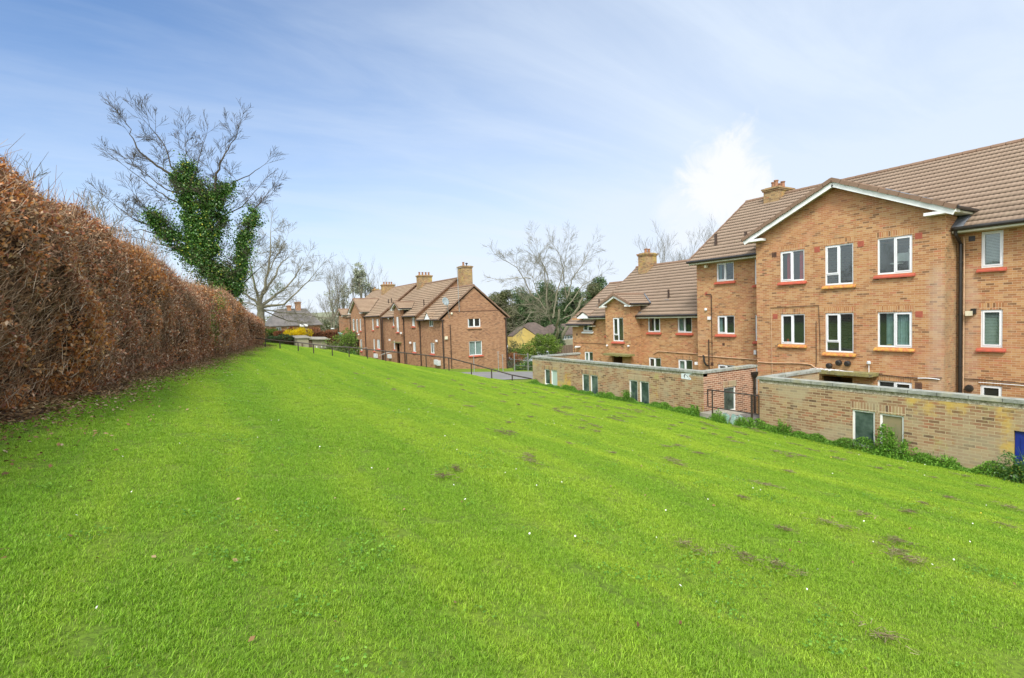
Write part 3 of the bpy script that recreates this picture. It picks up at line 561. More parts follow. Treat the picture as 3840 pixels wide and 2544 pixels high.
def gable_roof(P, xf, yc, half, ze, zr, xe_back, xr_back, gut=True, wall_x=None, tile='roof_tile', back_kick=.9, fw=.17, trim='white_paint', roll=.15):
    """small cross gable facing -X"""
    cc, ss, LL = unit(half, zr-ze); 
    for s_ in (1, -1): slope_roof('gable_roof', P, (xf, yc-s_*half, ze), (1, 0, 0), (0, s_*cc, ss), [(0, 0, xe_back-xf), (LL, 0, xr_back-xf)], tile, roll)
    ridge(P, (xf-.04, yc, zr+.02), (xr_back, yc, zr+.02), .10)
    wx = wall_x if wall_x else xf+.35
    for s_ in (1, -1):
        verge(P, (xf-.01, yc-s_*(half+.02), ze+.0), (xf-.01, yc, zr+.03), .09, .15)
        board(P, (xf+.03, yc-s_*(half-.03), ze-.13), (xf+.03, yc, zr-.12), .03, fw, trim)
        sm = MB(); sm.bar((xf+.07+(wx-xf-.07)/2, yc-s_*(half-.05), ze-.14), (xf+.07+(wx-xf-.07)/2, yc, zr-.14), wx-xf-.07, .02, up=(0, 0, 1)); sm.build('soffit', 'soffit_paint', P)
        kb = MB(); y0, y1 = sorted((yc-s_*(half+.0), yc-s_*(half-back_kick))); kb.box(xf+.02, wx-.005, y0, y1, ze-.14, ze-.04); kb.build('eaves_box', trim, P)
        fb = MB(); y0, y1 = sorted((yc-s_*(half-.02), yc-s_*(half-.38))); fb.box(wx, xe_back-.02, y0, y1, ze-.13, ze-.06); fb.build('soffit', 'soffit_paint', P)
        if gut: gutter(P, (xf+.02, yc-s_*(half+.05), ze-.0), (xe_back-.05, yc-s_*(half+.05), ze-.0), .055)
gable_roof(B1, 21.62, 11.35, 3.92, 3.07, 4.83, 23.27, 25.72, wall_x=21.98, fw=.22)
gable_roof(B1, 22.62, 25.07, 1.42, .44, 1.06, 24.37, 25.2, wall_x=22.91, back_kick=.5, fw=.11)
# valley leadwork
for (a, b) in (((23.0, 7.60, 2.86), (22.45, 7.72, 2.50)),): mb = MB(); mb.bar(a, b, .34, .03); mb.build('lead_flashing', 'lead', B1)
mb = MB(); mb.bar((22.42, 7.66, 2.50), (23.32, 7.66, 3.14), .32, .035); mb.bar((23.42, 23.78, -.24), (24.3, 23.78, .40), .26, .03); mb.bar((23.1, 7.5, 3.14), (25.7, 11.3, 4.9), .12, .02); mb.bar((24.3, 23.6, .5), (25.2, 25.0, 1.12), .08, .02); mb.build('lead_flashing', 'lead', B1)
# gutters, soffits, downpipes
gutter(B1, (22.38, -2.1, 2.44), (22.38, 7.74, 2.44), .07); gutter(B1, (22.38, 14.95, 2.44), (22.38, 19.1, 2.44), .07); gutter(B1, (23.34, 18.95, -.31), (23.34, 23.9, -.31), .06); gutter(B1, (23.34, 26.25, -.31), (23.34, 28.45, -.31), .06); gutter(B1, (23.33, 28.2, -.83), (23.33, 31.0, -.83), .06)
sf = MB()
for (x0, x1, y0, y1, z) in ((22.42, 22.91, -2.1, 7.80, 2.31), (22.42, 22.91, 14.9, 19.0, 2.31), (23.37, 23.77, 18.95, 23.9, -.45), (23.37, 23.77, 26.25, 28.4, -.45), (23.37, 23.77, 28.2, 28.5, -.97), (23.37, 23.77, 29.6, 30.95, -.97)): sf.box(x0, x1, y0, y1, z, z+.07)
sf.build('soffit', 'soffit_paint', B1)
downpipe(B1, [(22.40, 7.70, 2.42), (22.42, 7.70, 2.25), (22.84, 7.70, 1.95), (22.84, 7.70, GB)], .055)
mb = MB(); mb.tube([(22.84, 7.62, 2.2), (22.84, 7.60, 1.9), (22.87, 7.62, -5.1)], .02, 6); mb.build('waste_pipe', 'tan_pipe', B1)
downpipe(B1, [(22.86, 18.33, .74), (22.86, 18.02, .74), (22.86, 17.99, .66), (22.86, 17.99, GB)], .024, 'brown_pipe'); downpipe(B1, [(22.86, 18.19, -1.58), (22.86, 18.19, GB)], .026, 'brown_pipe')
downpipe(B1, [(22.80, 18.50, -2.44), (22.76, 18.44, -2.46), (22.76, 18.40, -2.75), (22.82, 18.34, -2.92), (22.9, 18.3, -2.95)], .05, 'black_plastic', 'waste_pipe')
cables(B1, [(22.89, 18.9, -2.45), (22.89, 17, -2.47), (22.89, 15, -2.49)], .022, 'tan_pipe', 'conduit'); cables(B1, [(23.74, 22.9, -2.62), (23.74, 22.5, -2.43), (23.74, 22.2, -2.43), (23.74, 19.0, -2.47)], .022, 'tan_pipe', 'conduit')
downpipe(B1, [(23.74, 30.62, -2.3), (23.74, 30.62, GB)], .022, 'brown_pipe'); cables(B1, [(23.75, 30.6, -2.15), (23.75, 28, -2.12), (23.75, 26.4, -2.2)], .012, 'brown_pipe')
cables(B1, [(21.97, 14.2, -.05), (21.97, 12.08, .0), (21.97, 12.03, -1.2), (21.97, 12.03, -2.5)], .012, 'brown_pipe'); cables(B1, [(21.97, 12.18, -.65), (21.97, 12.18, -2.3), (21.97, 12.2, -2.52)], .012, 'brown_pipe'); cables(B1, [(21.97, 14.15, -.1), (21.97, 14.12, -5)], .012, 'tan_pipe')
cb = [(21.96, y, -2.50+.035*math.sin(y*2.1)-.05*math.sin(y*.8)) for y in np.arange(14.8, 12.3, -.2)]; cables(B1, cb+[(21.95, 12.2, -2.58), (21.9, 11.9, -2.56)], .020, 'tan_pipe')
cb = [(21.96, y, -2.66+.025*math.sin(y*2.7)+.03*math.sin(y*1.1)) for y in np.arange(10.3, 7.85, -.12)]; cables(B1, cb, .016, 'brown_pipe')
cables(B1, [(21.95, y, -2.70+.03*math.sin(y*4)) for y in np.arange(8.6, 7.9, -.08)], .018, 'white_upvc'); cables(B1, [(22.88, y, -2.72+.02*math.sin(y*2)) for y in np.arange(7.6, 3.0, -.15)], .016, 'brown_pipe'); cables(B1, [(22.88, y, -2.80+.02*math.sin(y*1.3)-.05*(7.2-y)/3) for y in np.arange(7.2, 3.0, -.15)], .012, 'white_upvc')
mb = MB()
for t in range(5): yb = 11.9-.2*t; mb.tube([(21.3+.15*math.sin(t), yb+.2, -2.57), (21.4, yb, -2.52), (21.55, yb-.25, -2.58), (21.45, yb-.6, -2.57)], .010, 4)
mb.build('cable', 'white_upvc', B1)
# entrance canopies with lamps
for (x0, x1, y0, y1, z) in ((21.35, 21.99, 9.86, 12.1, -2.72), (22.25, 22.91, 23.6, 25.75, -2.72)): mb = MB(); mb.box(x0, x1, y0, y1, z, z+.12); mb.build('canopy', 'mossy_concrete', B1); lm = MB(); lm.lathe((x0+.3, y0+(y1-y0)*.55, z-.01), [(0, -.07), (.10, -.06), (.17, -.02), (.17, 0)], 14); lm.build('bulkhead_light', 'meter_white', B1)
for (y, z) in ((11.62, -2.44), (11.25, -2.30), (10.92, -2.31)):
    mb = MB(); mb.lathe((21.98, y, z), [(.02, 0), (.08, .0), (.11, .05), (.11, .16), (.07, .18), (0, .18)], 12, axis=(-1, 0, 0)); mb.build('flue_terminal', 'black_plastic', B1)
mb = MB(); mb.tube([(21.93, 10.18, -2.3), (21.93, 10.18, -2.8)], .014, 6); mb.build('conduit', 'white_upvc', B1); mb = MB(); mb.lathe((21.9, 10.17, -2.3), [(.03, 0), (.07, .03), (.07, .10), (.03, .13)], 10); mb.build('lamp', 'meter_white', B1)
# alarm box, floodlights, flues on the walls
mb = MB(); mb.box(22.70, 22.84, 7.52, 7.36, -.52, -.36); mb.build('floodlight', 'cream_plastic', B1); mb = MB(); mb.box(22.84, 22.91, 7.42, 7.28, -.46, -.28); mb.build('floodlight_bracket', 'black_plastic', B1)
mb = MB(); mb.lathe((22.9, 7.45, -3.03), [(0, 0), (.11, 0), (.13, .04), (.10, .12), (0, .13)], 14, axis=(-1, 0, 0)); mb.build('flue_terminal', 'black_plastic', B1)
mb = MB(); mb.box(22.82, 22.91, 18.06, 18.22, -.56, -.40); mb.build('meter_box', 'white_upvc', B1); mb = MB(); mb.lathe((22.9, 18.35, -.03), [(0, 0), (.07, 0), (.08, .05), (0, .09)], 12, axis=(-1, 0, 0)); mb.build('alarm_sounder', 'white_upvc', B1)
mb = MB(); mb.box(22.68, 22.82, 18.12, 18.26, 2.10, 2.24); mb.build('floodlight', 'cream_plastic', B1)
mb = MB(); mb.box(22.84, 22.91, 15.50, 15.62, -2.24, -2.04); mb.build('junction_box', 'white_upvc', B1)
mb = MB(); mb.box(22.84, 22.91, 18.93+.02, 19.1, -2.95, -2.80); mb.build('flue_cover', 'white_upvc', B1)
mb = MB(); mb.box(23.5, 23.76, 29.9, 30.2, -2.45, -2.36); mb.lathe((23.5, 30.05, -2.42), [(0, 0), (.05, 0), (.07, .12), (0, .12)], 10, axis=(-1, 0, -.3)); mb.build('floodlight', 'white_upvc', B1)
mb = MB(); mb.lathe((22.88, 24.05, -2.12), [(0, 0), (.05, 0), (.06, .10), (0, .12)], 10, axis=(-1, 0, 0)); mb.lathe((22.88, 26.0, -2.15), [(0, 0), (.05, 0), (.06, .10), (0, .12)], 10, axis=(-1, 0, 0)); mb.build('security_camera', 'white_upvc', B1)
# vent pipes through the roofs
for (x, y, z, h, rr, mt) in ((23.55, 18.2, 3.15, .72, .07, 'brown_pipe'), (23.75, 16.6, 3.3, .45, .07, 'brown_pipe'), (24.7, 22.5, .62, .62, .06, 'brown_pipe'), (24.9, 29.1, .5, .45, .05, 'brown_pipe')):
    mb = MB(); mb.tube([(x, y, z-.15), (x, y, z+h)], rr, 10); mb.build('vent_pipe', mt, B1); mb = MB(); mb.box(x-.18, x+.12, y-.17, y+.17, z-.02, z+.02); mb.build('lead_flashing', 'lead', B1)
chimney(B1, 26.75, 28.05, 16.75, 17.6, 3.5, 6.32, [(26.95, 17.0), (27.25, 17.35), (27.55, 17.0), (27.85, 17.35)], .33)
chimney(B1, 27.2, 28.25, 26.75, 27.5, 1.0, 4.0, [(27.55, 27.1), (27.85, 27.1)], .30)
# half dormer over the end window
dm = MB(); yc, hw = 29.07, .66
dm.face([(23.40, yc-hw, -.30), (23.40, yc+hw, -.30), (23.40, yc, .04)]); dm.face([(23.52, yc-hw, -.30), (23.52, yc+hw, -.30), (23.52, yc, .04)]); dm.box(23.38, 23.76, yc-hw, yc+hw, -.40, -.30); dm.build('dormer_pediment', 'white_upvc', B1)
for s_ in (1, -1): cc, ss, LL = unit(hw+.08, .38); slope_roof('dormer_roof', B1, (23.36, yc-s_*(hw+.08), -.31), (1, 0, 0), (0, s_*cc, ss), [(0, 0, .85), (LL, 0, 1.3)], 'roof_tile', .15)

# ================================================================== low brick stores in front
def store(name, label, y0, y1, wins, door, end_w, group):
    P = thing(name, label, 'outbuilding', (17.2, (y0+y1)/2, -4.2), group); F0 = Fr('X', 15.7); mb = MB(); hs_ = [q_[:4] for q_ in wins]+([door] if door else [])
    F0.panel(mb, y0, y1, -4.7, -2.45, hs_, .1); mb.face([(15.93, y0, -2.7), (15.93, y1, -2.7), (15.93, y1, -2.33), (15.93, y0, -2.33)])
    mb.face([(18.78, y0, -5.1), (18.78, y1, -5.1), (18.78, y1, -2.72), (18.78, y0, -2.72)])
    mb.build('wall', 'brick_store', P)
    E_ = Fr('Y', y0); em = MB(); E_.panel(em, 15.7, 18.78, -5.1, -2.33, end_w, .1); em.build('end_wall', 'brick_alley', P)
    e2 = MB(); e2.face([(15.7, y1, -5.1), (18.78, y1, -5.1), (18.78, y1, -2.33), (15.7, y1, -2.33)]); e2.face([(15.93, y1-.23, -2.72), (18.78, y1-.23, -2.72), (18.78, y1-.23, -2.33), (15.93, y1-.23, -2.33)]); e2.face([(15.93, y0+.23, -2.72), (18.78, y0+.23, -2.72), (18.78, y0+.23, -2.33), (15.93, y0+.23, -2.33)]); e2.face([(18.78, y1-.23, -2.72), (18.78, y1, -2.72), (18.78, y1, -2.33), (18.78, y1-.23, -2.33)])
    e2.build('end_wall', 'brick_store', P)
    rm = MB(); F0.box(rm, y0, y1, -2.45, -2.33, .0, .22); rm.build('mortar_band', 'rough_mortar', P)
    cp = MB(); cp.box(15.65, 15.98, y0-.04, y1+.04, -2.33, -2.245); cp.build('coping', 'coping', P); cp = MB(); cp.box(15.982, 18.82, y1-.28, y1+.04, -2.33, -2.245); cp.build('coping', 'coping', P); cp = MB(); cp.box(15.982, 18.82, y0-.04, y0+.28, -2.33, -2.245); cp.build('coping', 'coping', P)
    rf = MB(); rf.box(15.94, 18.76, y0+.24, y1-.24, -2.80, -2.72); rf.build('flat_roof', 'roof_dark', P)
    im = MB(); im.face([(17.2, y0+.2, -5), (17.2, y1-.2, -5), (17.2, y1-.2, -2.8), (17.2, y0+.2, -2.8)]); im.build('interior_wall', 'interior_wall', P)
    for q_ in wins: window(P, F0, *q_[:4], 'P', None, None, q_[4], lintel='brick_store_soldier', frm='white_paint')
    flush_lintels(); return P
S1 = store('brick_store', 'near low brick store on the right with grey coping and a blue door', -4, 10.55, [(7.14, 7.72, -3.95, -2.93, 'glass_obscured'), (6.46, 7.03, -3.95, -2.94, 'board_brown')], (3.35, 4.31, -4.7, -2.95), [], 'low brick stores along the lawn')
S2 = store('brick_store', 'far low brick store with white-framed windows and a torn white placard', 12.75, 23.93, [(22.34, 22.84, -3.68, -2.86, 'glass_obscured'), (21.70, 22.24, -3.74, -2.86, 'glass_painted'), (19.19, 19.72, -3.80, -2.87, 'glass_obscured'), (18.57, 19.11, -3.82, -2.87, 'glass_obscured'), (16.06, 16.56, -3.95, -2.87, 'glass_obscured'), (15.42, 15.95, -3.95, -2.87, 'glass_obscured')], None, [(16.83, 17.53, -3.88, -2.95)], 'low brick stores along the lawn')
window(S2, Fr('Y', 12.75), 16.83, 17.53, -3.88, -2.95, 'P', None, None, 'glass_obscured', lintel='brick_store_soldier', frm='white_paint'); flush_lintels()
mb = MB(); mb.box(15.75, 15.80, 3.36, 4.30, -4.7, -2.97); mb.box(15.735, 15.75, 3.46, 4.2, -3.7, -3.1); d_ = mb.build('door', 'blue_paint', S1); mb = MB(); mb.tube([(15.72, 3.5, -3.9), (15.68, 3.5, -3.9), (15.68, 3.6, -3.9)], .012, 6); mb.build('handle', 'galvanised', d_)
mb = MB(); mb.box(17.0, 17.8, 8.2, 9.4, -2.72, -2.50); mb.build('roof_light', 'teal_cover', S1)
# torn placard with the remains of black printing
pm = MB(); q_ = [(13.75, -2.585), (13.75, -2.385), (13.60, -2.375), (13.30, -2.33), (13.22, -2.36), (13.36, -2.42), (13.40, -2.47), (13.32, -2.53), (13.28, -2.58), (13.33, -2.60)]
pm.face([(15.688, a, b) for a, b in q_]); pm.face([(15.697, a, b) for a, b in q_]); pl_ = pm.build('placard', 'placard', S2)
pm = MB()
for (a, b, c, d) in ((13.60, 13.575, -2.55, -2.41), (13.625, 13.60, -2.50, -2.46), (13.56, 13.535, -2.45, -2.40), (13.50, 13.47, -2.47, -2.44), (13.45, 13.42, -2.50, -2.46), (13.40, 13.37, -2.55, -2.52), (13.36, 13.345, -2.575, -2.55), (13.47, 13.455, -2.53, -2.50)): pm.face([(15.684, a, c), (15.684, b, c+.01), (15.684, b-.004, d), (15.684, a+.004, d-.008)])
pm.build('printing', 'placard_black', pl_)
# hopper and pipe in the alley
downpipe(S2, [(18.55, 12.66, -2.5), (18.55, 12.66, -5.05)], .045); mb = MB(); mb.lathe((18.55, 12.66, -2.75), [(.045, 0), (.13, .16), (.14, .26), (.11, .26)], 12); mb.build('hopper', 'black_plastic', S2); 

# ================================================================== the gap between the stores: slab, slats, steps and guard rail
st_ = thing('concrete_steps', 'grey concrete landing with dark slats and steps going down between the two brick stores', 'steps', (16.2, 11.6, -3.75))
mb = MB(); mb.box(15.45, 16.6, 10.57, 12.73, -3.95, -3.70); mb.build('landing', 'concrete', st_)
mb = MB(); 
for i in range(9): mb.box(15.62+i*.10, 15.68+i*.10, 10.6, 11.5, -3.70, -3.66)
mb.build('slat', 'timber_slat', st_)
for i in range(6): mb = MB(); mb.box(16.6+.3*i, 16.9+.3*i, 10.57, 12.73, -5.1, -3.88-.18*i); mb.build('step', 'concrete', st_)
gr = thing('guard_rail', 'short black iron guard rail across the gap between the two brick stores', 'railing', (15.4, 11.4, -3.7))
mb = MB(); mb.tube([(15.4, 12.33, -2.83), (15.4, 10.37, -2.83)], .022, 8); mb.build('handrail', 'black_iron', gr); mb = MB(); mb.tube([(15.4, 12.33, -3.43), (15.4, 10.37, -3.43)], .020, 8); mb.build('lower_rail', 'black_iron', gr)
for (y, z, r_) in ((12.33, -3.44, .022), (12.14, -4.0, .026), (10.62, -4.0, .034), (10.37, -3.44, .022)): mb = MB(); mb.tube([(15.4, y, -2.82), (15.4, y, z)], r_, 8); mb.build('post', 'black_iron', gr)
mb = MB(); rr_ = random.Random(3)
for i in range(7): y = 11.1+rr_.random()*.55; x = 15.25+rr_.random()*.3; z = float(H(15.4, y))+.02; P = [(x, y, z), (x+.12, y+.25, z+.05), (x+.16, y+.18, z+.32), (x+.05, y-.06, z+.28)]; mb.face(P); mb.face([(a+.006, b, c) for a, b, c in P])
tag(mb.build('glass_pane', 'glass_shard'), 'broken sheets of greenish glass leaning in the weeds by the guard rail', 'glass')

# ================================================================== far brown-brick terrace
B2 = thing('terraced_block', 'two-storey brown-brick terrace beyond the railing with stepped roofs and a plain gable end', 'building', (21, 58, -4.5))
G2 = -5.4; f1 = Fr('X', 18.48); f2 = Fr('X', 18.20); f3 = Fr('X', 17.95); fb1 = Fr('X', 17.90); fb2 = Fr('X', 17.58); ge = Fr('Y', 42.3)
gW = [(21.03, 22.28, -.98, .24, '2B'), (21.08, 22.36, -3.48, -2.22, '2P')]
W1 = [(44.12, 45.08, -.80, -.20, '2R'), (44.02, 44.90, -3.22, -2.26, '2R')]
W2 = [(47.85, 48.62, -.76, .06, '2L'), (47.85, 48.62, -3.22, -2.28, '2L'), (53.6, 54.3, -.76, .06, '1'), (53.6, 54.3, -3.22, -2.28, '1')]
WB1 = [(51.55, 52.28, -1.32, .20, 'mid')]; D1 = (51.62, 52.75, G2, -2.46)
W3 = [(58.45, 59.25, -.76, .02, '2L'), (60.35, 60.85, -1.2, .08, '1'), (58.2, 59.3, -3.3, -2.28, '2L'), (60.2, 60.7, -3.6, -2.26, '1')]
WB2 = [(67.2, 68.05, -1.32, .14, '1'), (65.65, 66.35, -1.55, .12, '1'), (64.2, 64.8, -1.30, .14, '1'), (67.2, 68.05, -3.7, -2.38, '1'), (64.15, 64.9, -3.75, -2.36, '1')]; D2 = (65.55, 66.8, G2, -2.45)
w = MB(); w1 = MB()
ge.panel(w1, 18.48, 25.0, G2, -.22, H4(gW)); w1.face([ge.p(18.48, -.22), ge.p(25.0, -.22), ge.p(21.72, 2.55)]); w1.build('gable_wall', 'brick_brown', B2)
f1.panel(w, 42.3, 47.35, G2, -.22, H4(W1)); w.face([(25.0, 42.3, G2), (25.0, 47.4, G2), (25.0, 47.4, -.22), (25.0, 42.3, -.22)])
w.face([(18.2, 47.35, G2), (26.8, 47.35, G2), (26.8, 47.35, .2), (22.5, 47.35, 3.60), (18.2, 47.35, .25)])
f2.panel(w, 47.35, 50.9, G2, .22, H4(W2)); f2.panel(w, 52.95, 57.7, G2, .22, H4(W2)); w.face([(26.8, 47.35, G2), (26.8, 75, G2), (26.8, 75, .2), (26.8, 47.35, .2)])
fb1.panel(w, 50.9, 52.95, G2, .88, H4(WB1)+[D1]); w.face([fb1.p(50.9, .88), fb1.p(52.95, .88), fb1.p(52.95, .98), fb1.p(51.92, 1.5), fb1.p(50.9, .98)])
for y in (50.9, 52.95): w.face([(17.9, y, G2), (18.2, y, G2), (18.2, y, .98), (17.9, y, .98)])
w.face([(17.95, 57.7, G2), (26.8, 57.7, G2), (26.8, 57.7, .45), (22.4, 57.7, 3.80), (17.95, 57.7, .45)])
f3.panel(w, 57.7, 63.8, G2, .36, H4(W3)); f3.panel(w, 68.8, 75, G2, .36, [])
fb2.panel(w, 63.8, 68.8, G2, .80, H4(WB2)+[D2]); w.face([fb2.p(63.8, .80), fb2.p(68.8, .80), fb2.p(68.8, .9), fb2.p(66.3, 2.35), fb2.p(63.8, .9)])
for y in (63.8, 68.8): w.face([(17.58, y, G2), (17.95, y, G2), (17.95, y, .9), (17.58, y, .9)])
w.face([(17.95, 75, G2), (26.8, 75, G2), (26.8, 75, .45), (22.4, 75, 3.80), (17.95, 75, .45)])
w.box(17.45, 18.2, 72.35, 74.8, G2, .62)
w.build('wall', 'brick_brown', B2)
im = MB(); im.face([(21.2, 42.6, G2), (21.2, 75, G2), (21.2, 75, 0), (21.2, 42.6, 0)]); im.box(18.6, 24.9, 42.7, 75, -2.0, -1.95); im.face([(18.6, 45.6, G2), (25, 45.6, G2), (25, 45.6, .2), (18.6, 45.6, .2)]); im.build('interior_wall', 'interior_wall', B2)
mb = MB(); mb.box(17.7, 17.89, 50.95, 53.4, -2.44, -2.34); mb.box(17.25, 17.57, 65.2, 67.0, -2.42, -2.32); mb.build('canopy', 'mossy_concrete', B2)
mb = MB(); mb.box(18.3, 18.35, 51.5, 52.9, G2, -2.4); mb.box(18.3, 18.35, 65.4, 67, G2, -2.4); mb.build('front_door', 'vent_brown', B2)
mb = MB(); ge.box(mb, 18.7, 24.4, .44, .50, -.02, .01); mb.build('brick_band', 'vent_brown', B2)
window(B2, ge, *gW[0], 'brick_brown', curtain('curtain_grey', [(.05, .2)]), lintel=None, label='upper gable window'); window(B2, ge, *gW[1], 'sill_red', curtain('curtain_pale', [(.03, .47), (.53, .97)]), lintel=None)
for i, q_ in enumerate(W1): window(B2, f1, *q_, None if i == 0 else 'sill_red', lintel=None)
for q_ in W2: window(B2, f2, *q_, 'sill_red', curtain('curtain_pale', [(.05, .4)]), lintel=None)
for q_ in WB1: window(B2, fb1, *q_, 'sill_red', lintel=None)
for q_ in W3: window(B2, f3, *q_, 'sill_red', curtain('curtain_pale', [(.05, .9)]), lintel=None)
for q_ in WB2: window(B2, fb2, *q_, 'sill_red', curtain('curtain_pale', [(.05, .95)]), lintel=None)
TF = 'roof_tile_far'
c_, s_, l_ = unit(3.6, 2.93); slope_roof('roof', B2, (18.10, 42.15, -.20), (0, 1, 0), (c_, 0, s_), [(0, 0, 5.2), (l_, 0, 5.2)], TF); slope_roof('roof', B2, (25.30, 42.15, -.20), (0, 1, 0), (-c_, 0, s_), [(0, 0, 5.2), (l_, 0, 5.2)], TF, None)
verge(B2, (18.08, 42.19, -.20), (21.7, 42.19, 2.75), .10, .12); verge(B2, (25.32, 42.19, -.20), (21.7, 42.19, 2.75), .10, .12); ridge(B2, (21.7, 42.2, 2.76), (21.7, 47.3, 2.76))
c_, s_, l_ = unit(4.5, 3.52); slope_roof('roof', B2, (18.0, 47.2, .20), (0, 1, 0), (c_, 0, s_), [(0, 0, 10.5), (l_, 0, 10.5)], TF); slope_roof('roof', B2, (27.0, 47.2, .20), (0, 1, 0), (-c_, 0, s_), [(0, 0, 10.5), (l_, 0, 10.5)], TF, None)
verge(B2, (17.98, 47.22, .20), (22.5, 47.22, 3.76), .10, .12); verge(B2, (27.02, 47.22, .20), (22.5, 47.22, 3.76), .10, .12); ridge(B2, (22.5, 47.2, 3.76), (22.5, 57.6, 3.76))
c_, s_, l_ = unit(4.55, 3.55); slope_roof('roof', B2, (17.8, 57.55, .38), (0, 1, 0), (c_, 0, s_), [(0, 0, 17.6), (l_, 0, 17.6)], TF); slope_roof('roof', B2, (26.95, 57.55, .38), (0, 1, 0), (-c_, 0, s_), [(0, 0, 17.6), (l_, 0, 17.6)], TF, None)
verge(B2, (17.78, 57.57, .38), (22.4, 57.57, 3.96), .10, .12); verge(B2, (26.97, 57.57, .38), (22.4, 57.57, 3.96), .10, .12); ridge(B2, (22.4, 57.6, 3.96), (22.4, 75.1, 3.96))
gable_roof(B2, 17.62, 51.92, 1.42, 1.0, 1.66, 18.95, 19.75, wall_x=17.89, tile=TF, back_kick=.4, fw=.10); gable_roof(B2, 17.3, 66.3, 2.95, .92, 2.6, 18.4, 20.5, wall_x=17.57, tile=TF, back_kick=.5, fw=.12, trim='white_paint'); gable_roof(B2, 17.2, 73.6, 1.5, .70, 1.5, 18.2, 19.2, wall_x=17.44, tile=TF, back_kick=.4, fw=.10)
dm = MB(); yc, hw = 44.6, .62; dm.face([(18.12, yc-hw, -.10), (18.12, yc+hw, -.10), (18.12, yc, .48)]); dm.box(18.10, 18.46, yc-hw, yc+hw, -.18, -.10); dm.build('dormer_pediment', 'white_upvc', B2)
for q_ in (1, -1): c_, s_, l_ = unit(hw+.1, .62); slope_roof('dormer_roof', B2, (18.08, yc-q_*(hw+.1), -.12), (1, 0, 0), (0, q_*c_, s_), [(0, 0, .3), (l_, 0, .9)], TF, None)
for (a, b) in (((18.06, 42.2, -.22), (18.06, 43.9, -.22)), ((18.06, 45.3, -.22), (18.06, 47.1, -.22)), ((17.95, 47.25, .18), (17.95, 50.8, .18)), ((17.95, 53.1, .18), (17.95, 57.5, .18)), ((17.76, 57.6, .36), (17.76, 63.7, .36)), ((25.34, 42.2, -.22), (25.34, 47, -.22))): gutter(B2, a, b, .06, 'brown_pipe')
ge_pipes = [((18.56, 42.24), -.25), ((24.9, 42.24), -.25), ((19.28, 42.24), -.66)]
for (xy, zt) in ge_pipes: downpipe(B2, [(*xy, zt), (*xy, G2)], .065 if zt > -.5 else .035, 'brown_pipe')
mb = MB(); mb.bar((18.1, 42.23, -.24), (18.75, 42.23, -.24), .07, .08); mb.bar((24.7, 42.23, -.24), (25.4, 42.23, -.24), .07, .08); mb.build('gutter_end', 'brown_pipe', B2)
for (x, y, zt) in ((18.43, 47.22, -.2), (18.14, 50.84, .1), (17.9, 57.5, .1), (17.9, 56.9, .15), (17.9, 63.7, .3), (17.52, 69.0, .7)): downpipe(B2, [(x, y, zt), (x, y, G2)], .06, 'brown_pipe')
for (x, y, z, h) in ((19.6, 58.6, 1.8, .55), (19.6, 59.7, 1.8, .5), (19.2, 47.9, 1.15, .6)): mb = MB(); mb.tube([(x, y, z-.1), (x, y, z+h)], .06, 8); mb.build('vent_pipe', 'brown_pipe', B2)
c1_ = chimney(B2, 22.55, 23.6, 46.1, 47.15, 1.8, 4.86, [(22.85, 46.5)], .36); mb = MB(); mb.lathe((23.2, 46.5, 4.9), [(.05, 0), (.05, .18), (.13, .20), (.13, .27), (0, .33)], 10); mb.build('chimney_cowl', 'black_plastic', c1_)
chimney(B2, 21.72, 23.3, 55.4, 56.1, 2.6, 4.70, [(21.95, 55.75), (22.32, 55.75), (22.70, 55.75), (23.05, 55.75)], .34); chimney(B2, 21.2, 22.8, 66.6, 67.3, 2.6, 4.42, [(21.5, 67), (21.85, 67), (22.2, 67), (22.5, 67)], .32); chimney(B2, 22.3, 23.05, 74.2, 74.9, 3, 4.25, [(22.55, 74.5)], .25)
# aerials, dish, boxes on the gable
mb = MB(); mb.tube([(20.18, 42.2, .45), (20.14, 42.15, 1.85), (20.10, 42.15, 4.3)], .028, 6); mb.tube([(19.95, 42.15, 4.15), (20.6, 42.15, 4.35)], .014, 5)
for i in range(6): x = 20.0+i*.11; mb.tube([(x, 42.0, 4.17+i*.03), (x, 42.3, 4.17+i*.03)], .006, 4)
mb.build('tv_aerial', 'galvanised', B2)
mb = MB(); prof = [(0, .10), (.12, .09), (.24, .055), (.36, .0), (.37, .01), (.24, .065), (.12, .10), (0, .11)]; mb.lathe((18.83, 41.98, 1.36), [(r_*.98, -h_) for r_, h_ in prof], 22, axis=(.25, -.9, .25)); ds = mb.build('satellite_dish', 'dish_grey', B2, True); mb = MB(); mb.tube([(19.22, 42.22, -.1), (19.02, 42.1, .9), (18.9, 42.08, 1.36)], .022, 6); mb.tube([(18.9, 42.05, 1.15), (18.7, 41.55, 1.12)], .012, 5); mb.box(18.66, 18.74, 41.5, 41.58, 1.08, 1.17); mb.build('bracket', 'galvanised', ds)
mb = MB(); mb.lathe((19.45, 42.25, .30), [(0, 0), (.09, 0), (.10, .06), (0, .12)], 12, axis=(0, -1, 0)); mb.build('alarm_sounder', 'cream_plastic', B2); mb = MB(); mb.box(18.72, 18.97, 42.16, 42.29, -1.92, -1.66); mb.build('meter_box', 'cream_plastic', B2)
for (x, y0, y1, z0, z1) in ((18.25, 43.3, 43.75, -4.15, -3.72), (18.25, 42.75, 43.2, -4.2, -3.76), (17.95, 55.1, 55.9, -4.2, -3.8), (17.7, 59.2, 60.0, -4.35, -3.9)): mb = MB(); mb.box(x, x+.25, y0, y1, z0, z1); mb.box(x-.015, x, y0+.04, y1-.04, z0+.04, z1-.04); mb.build('meter_box', 'meter_white', B2)
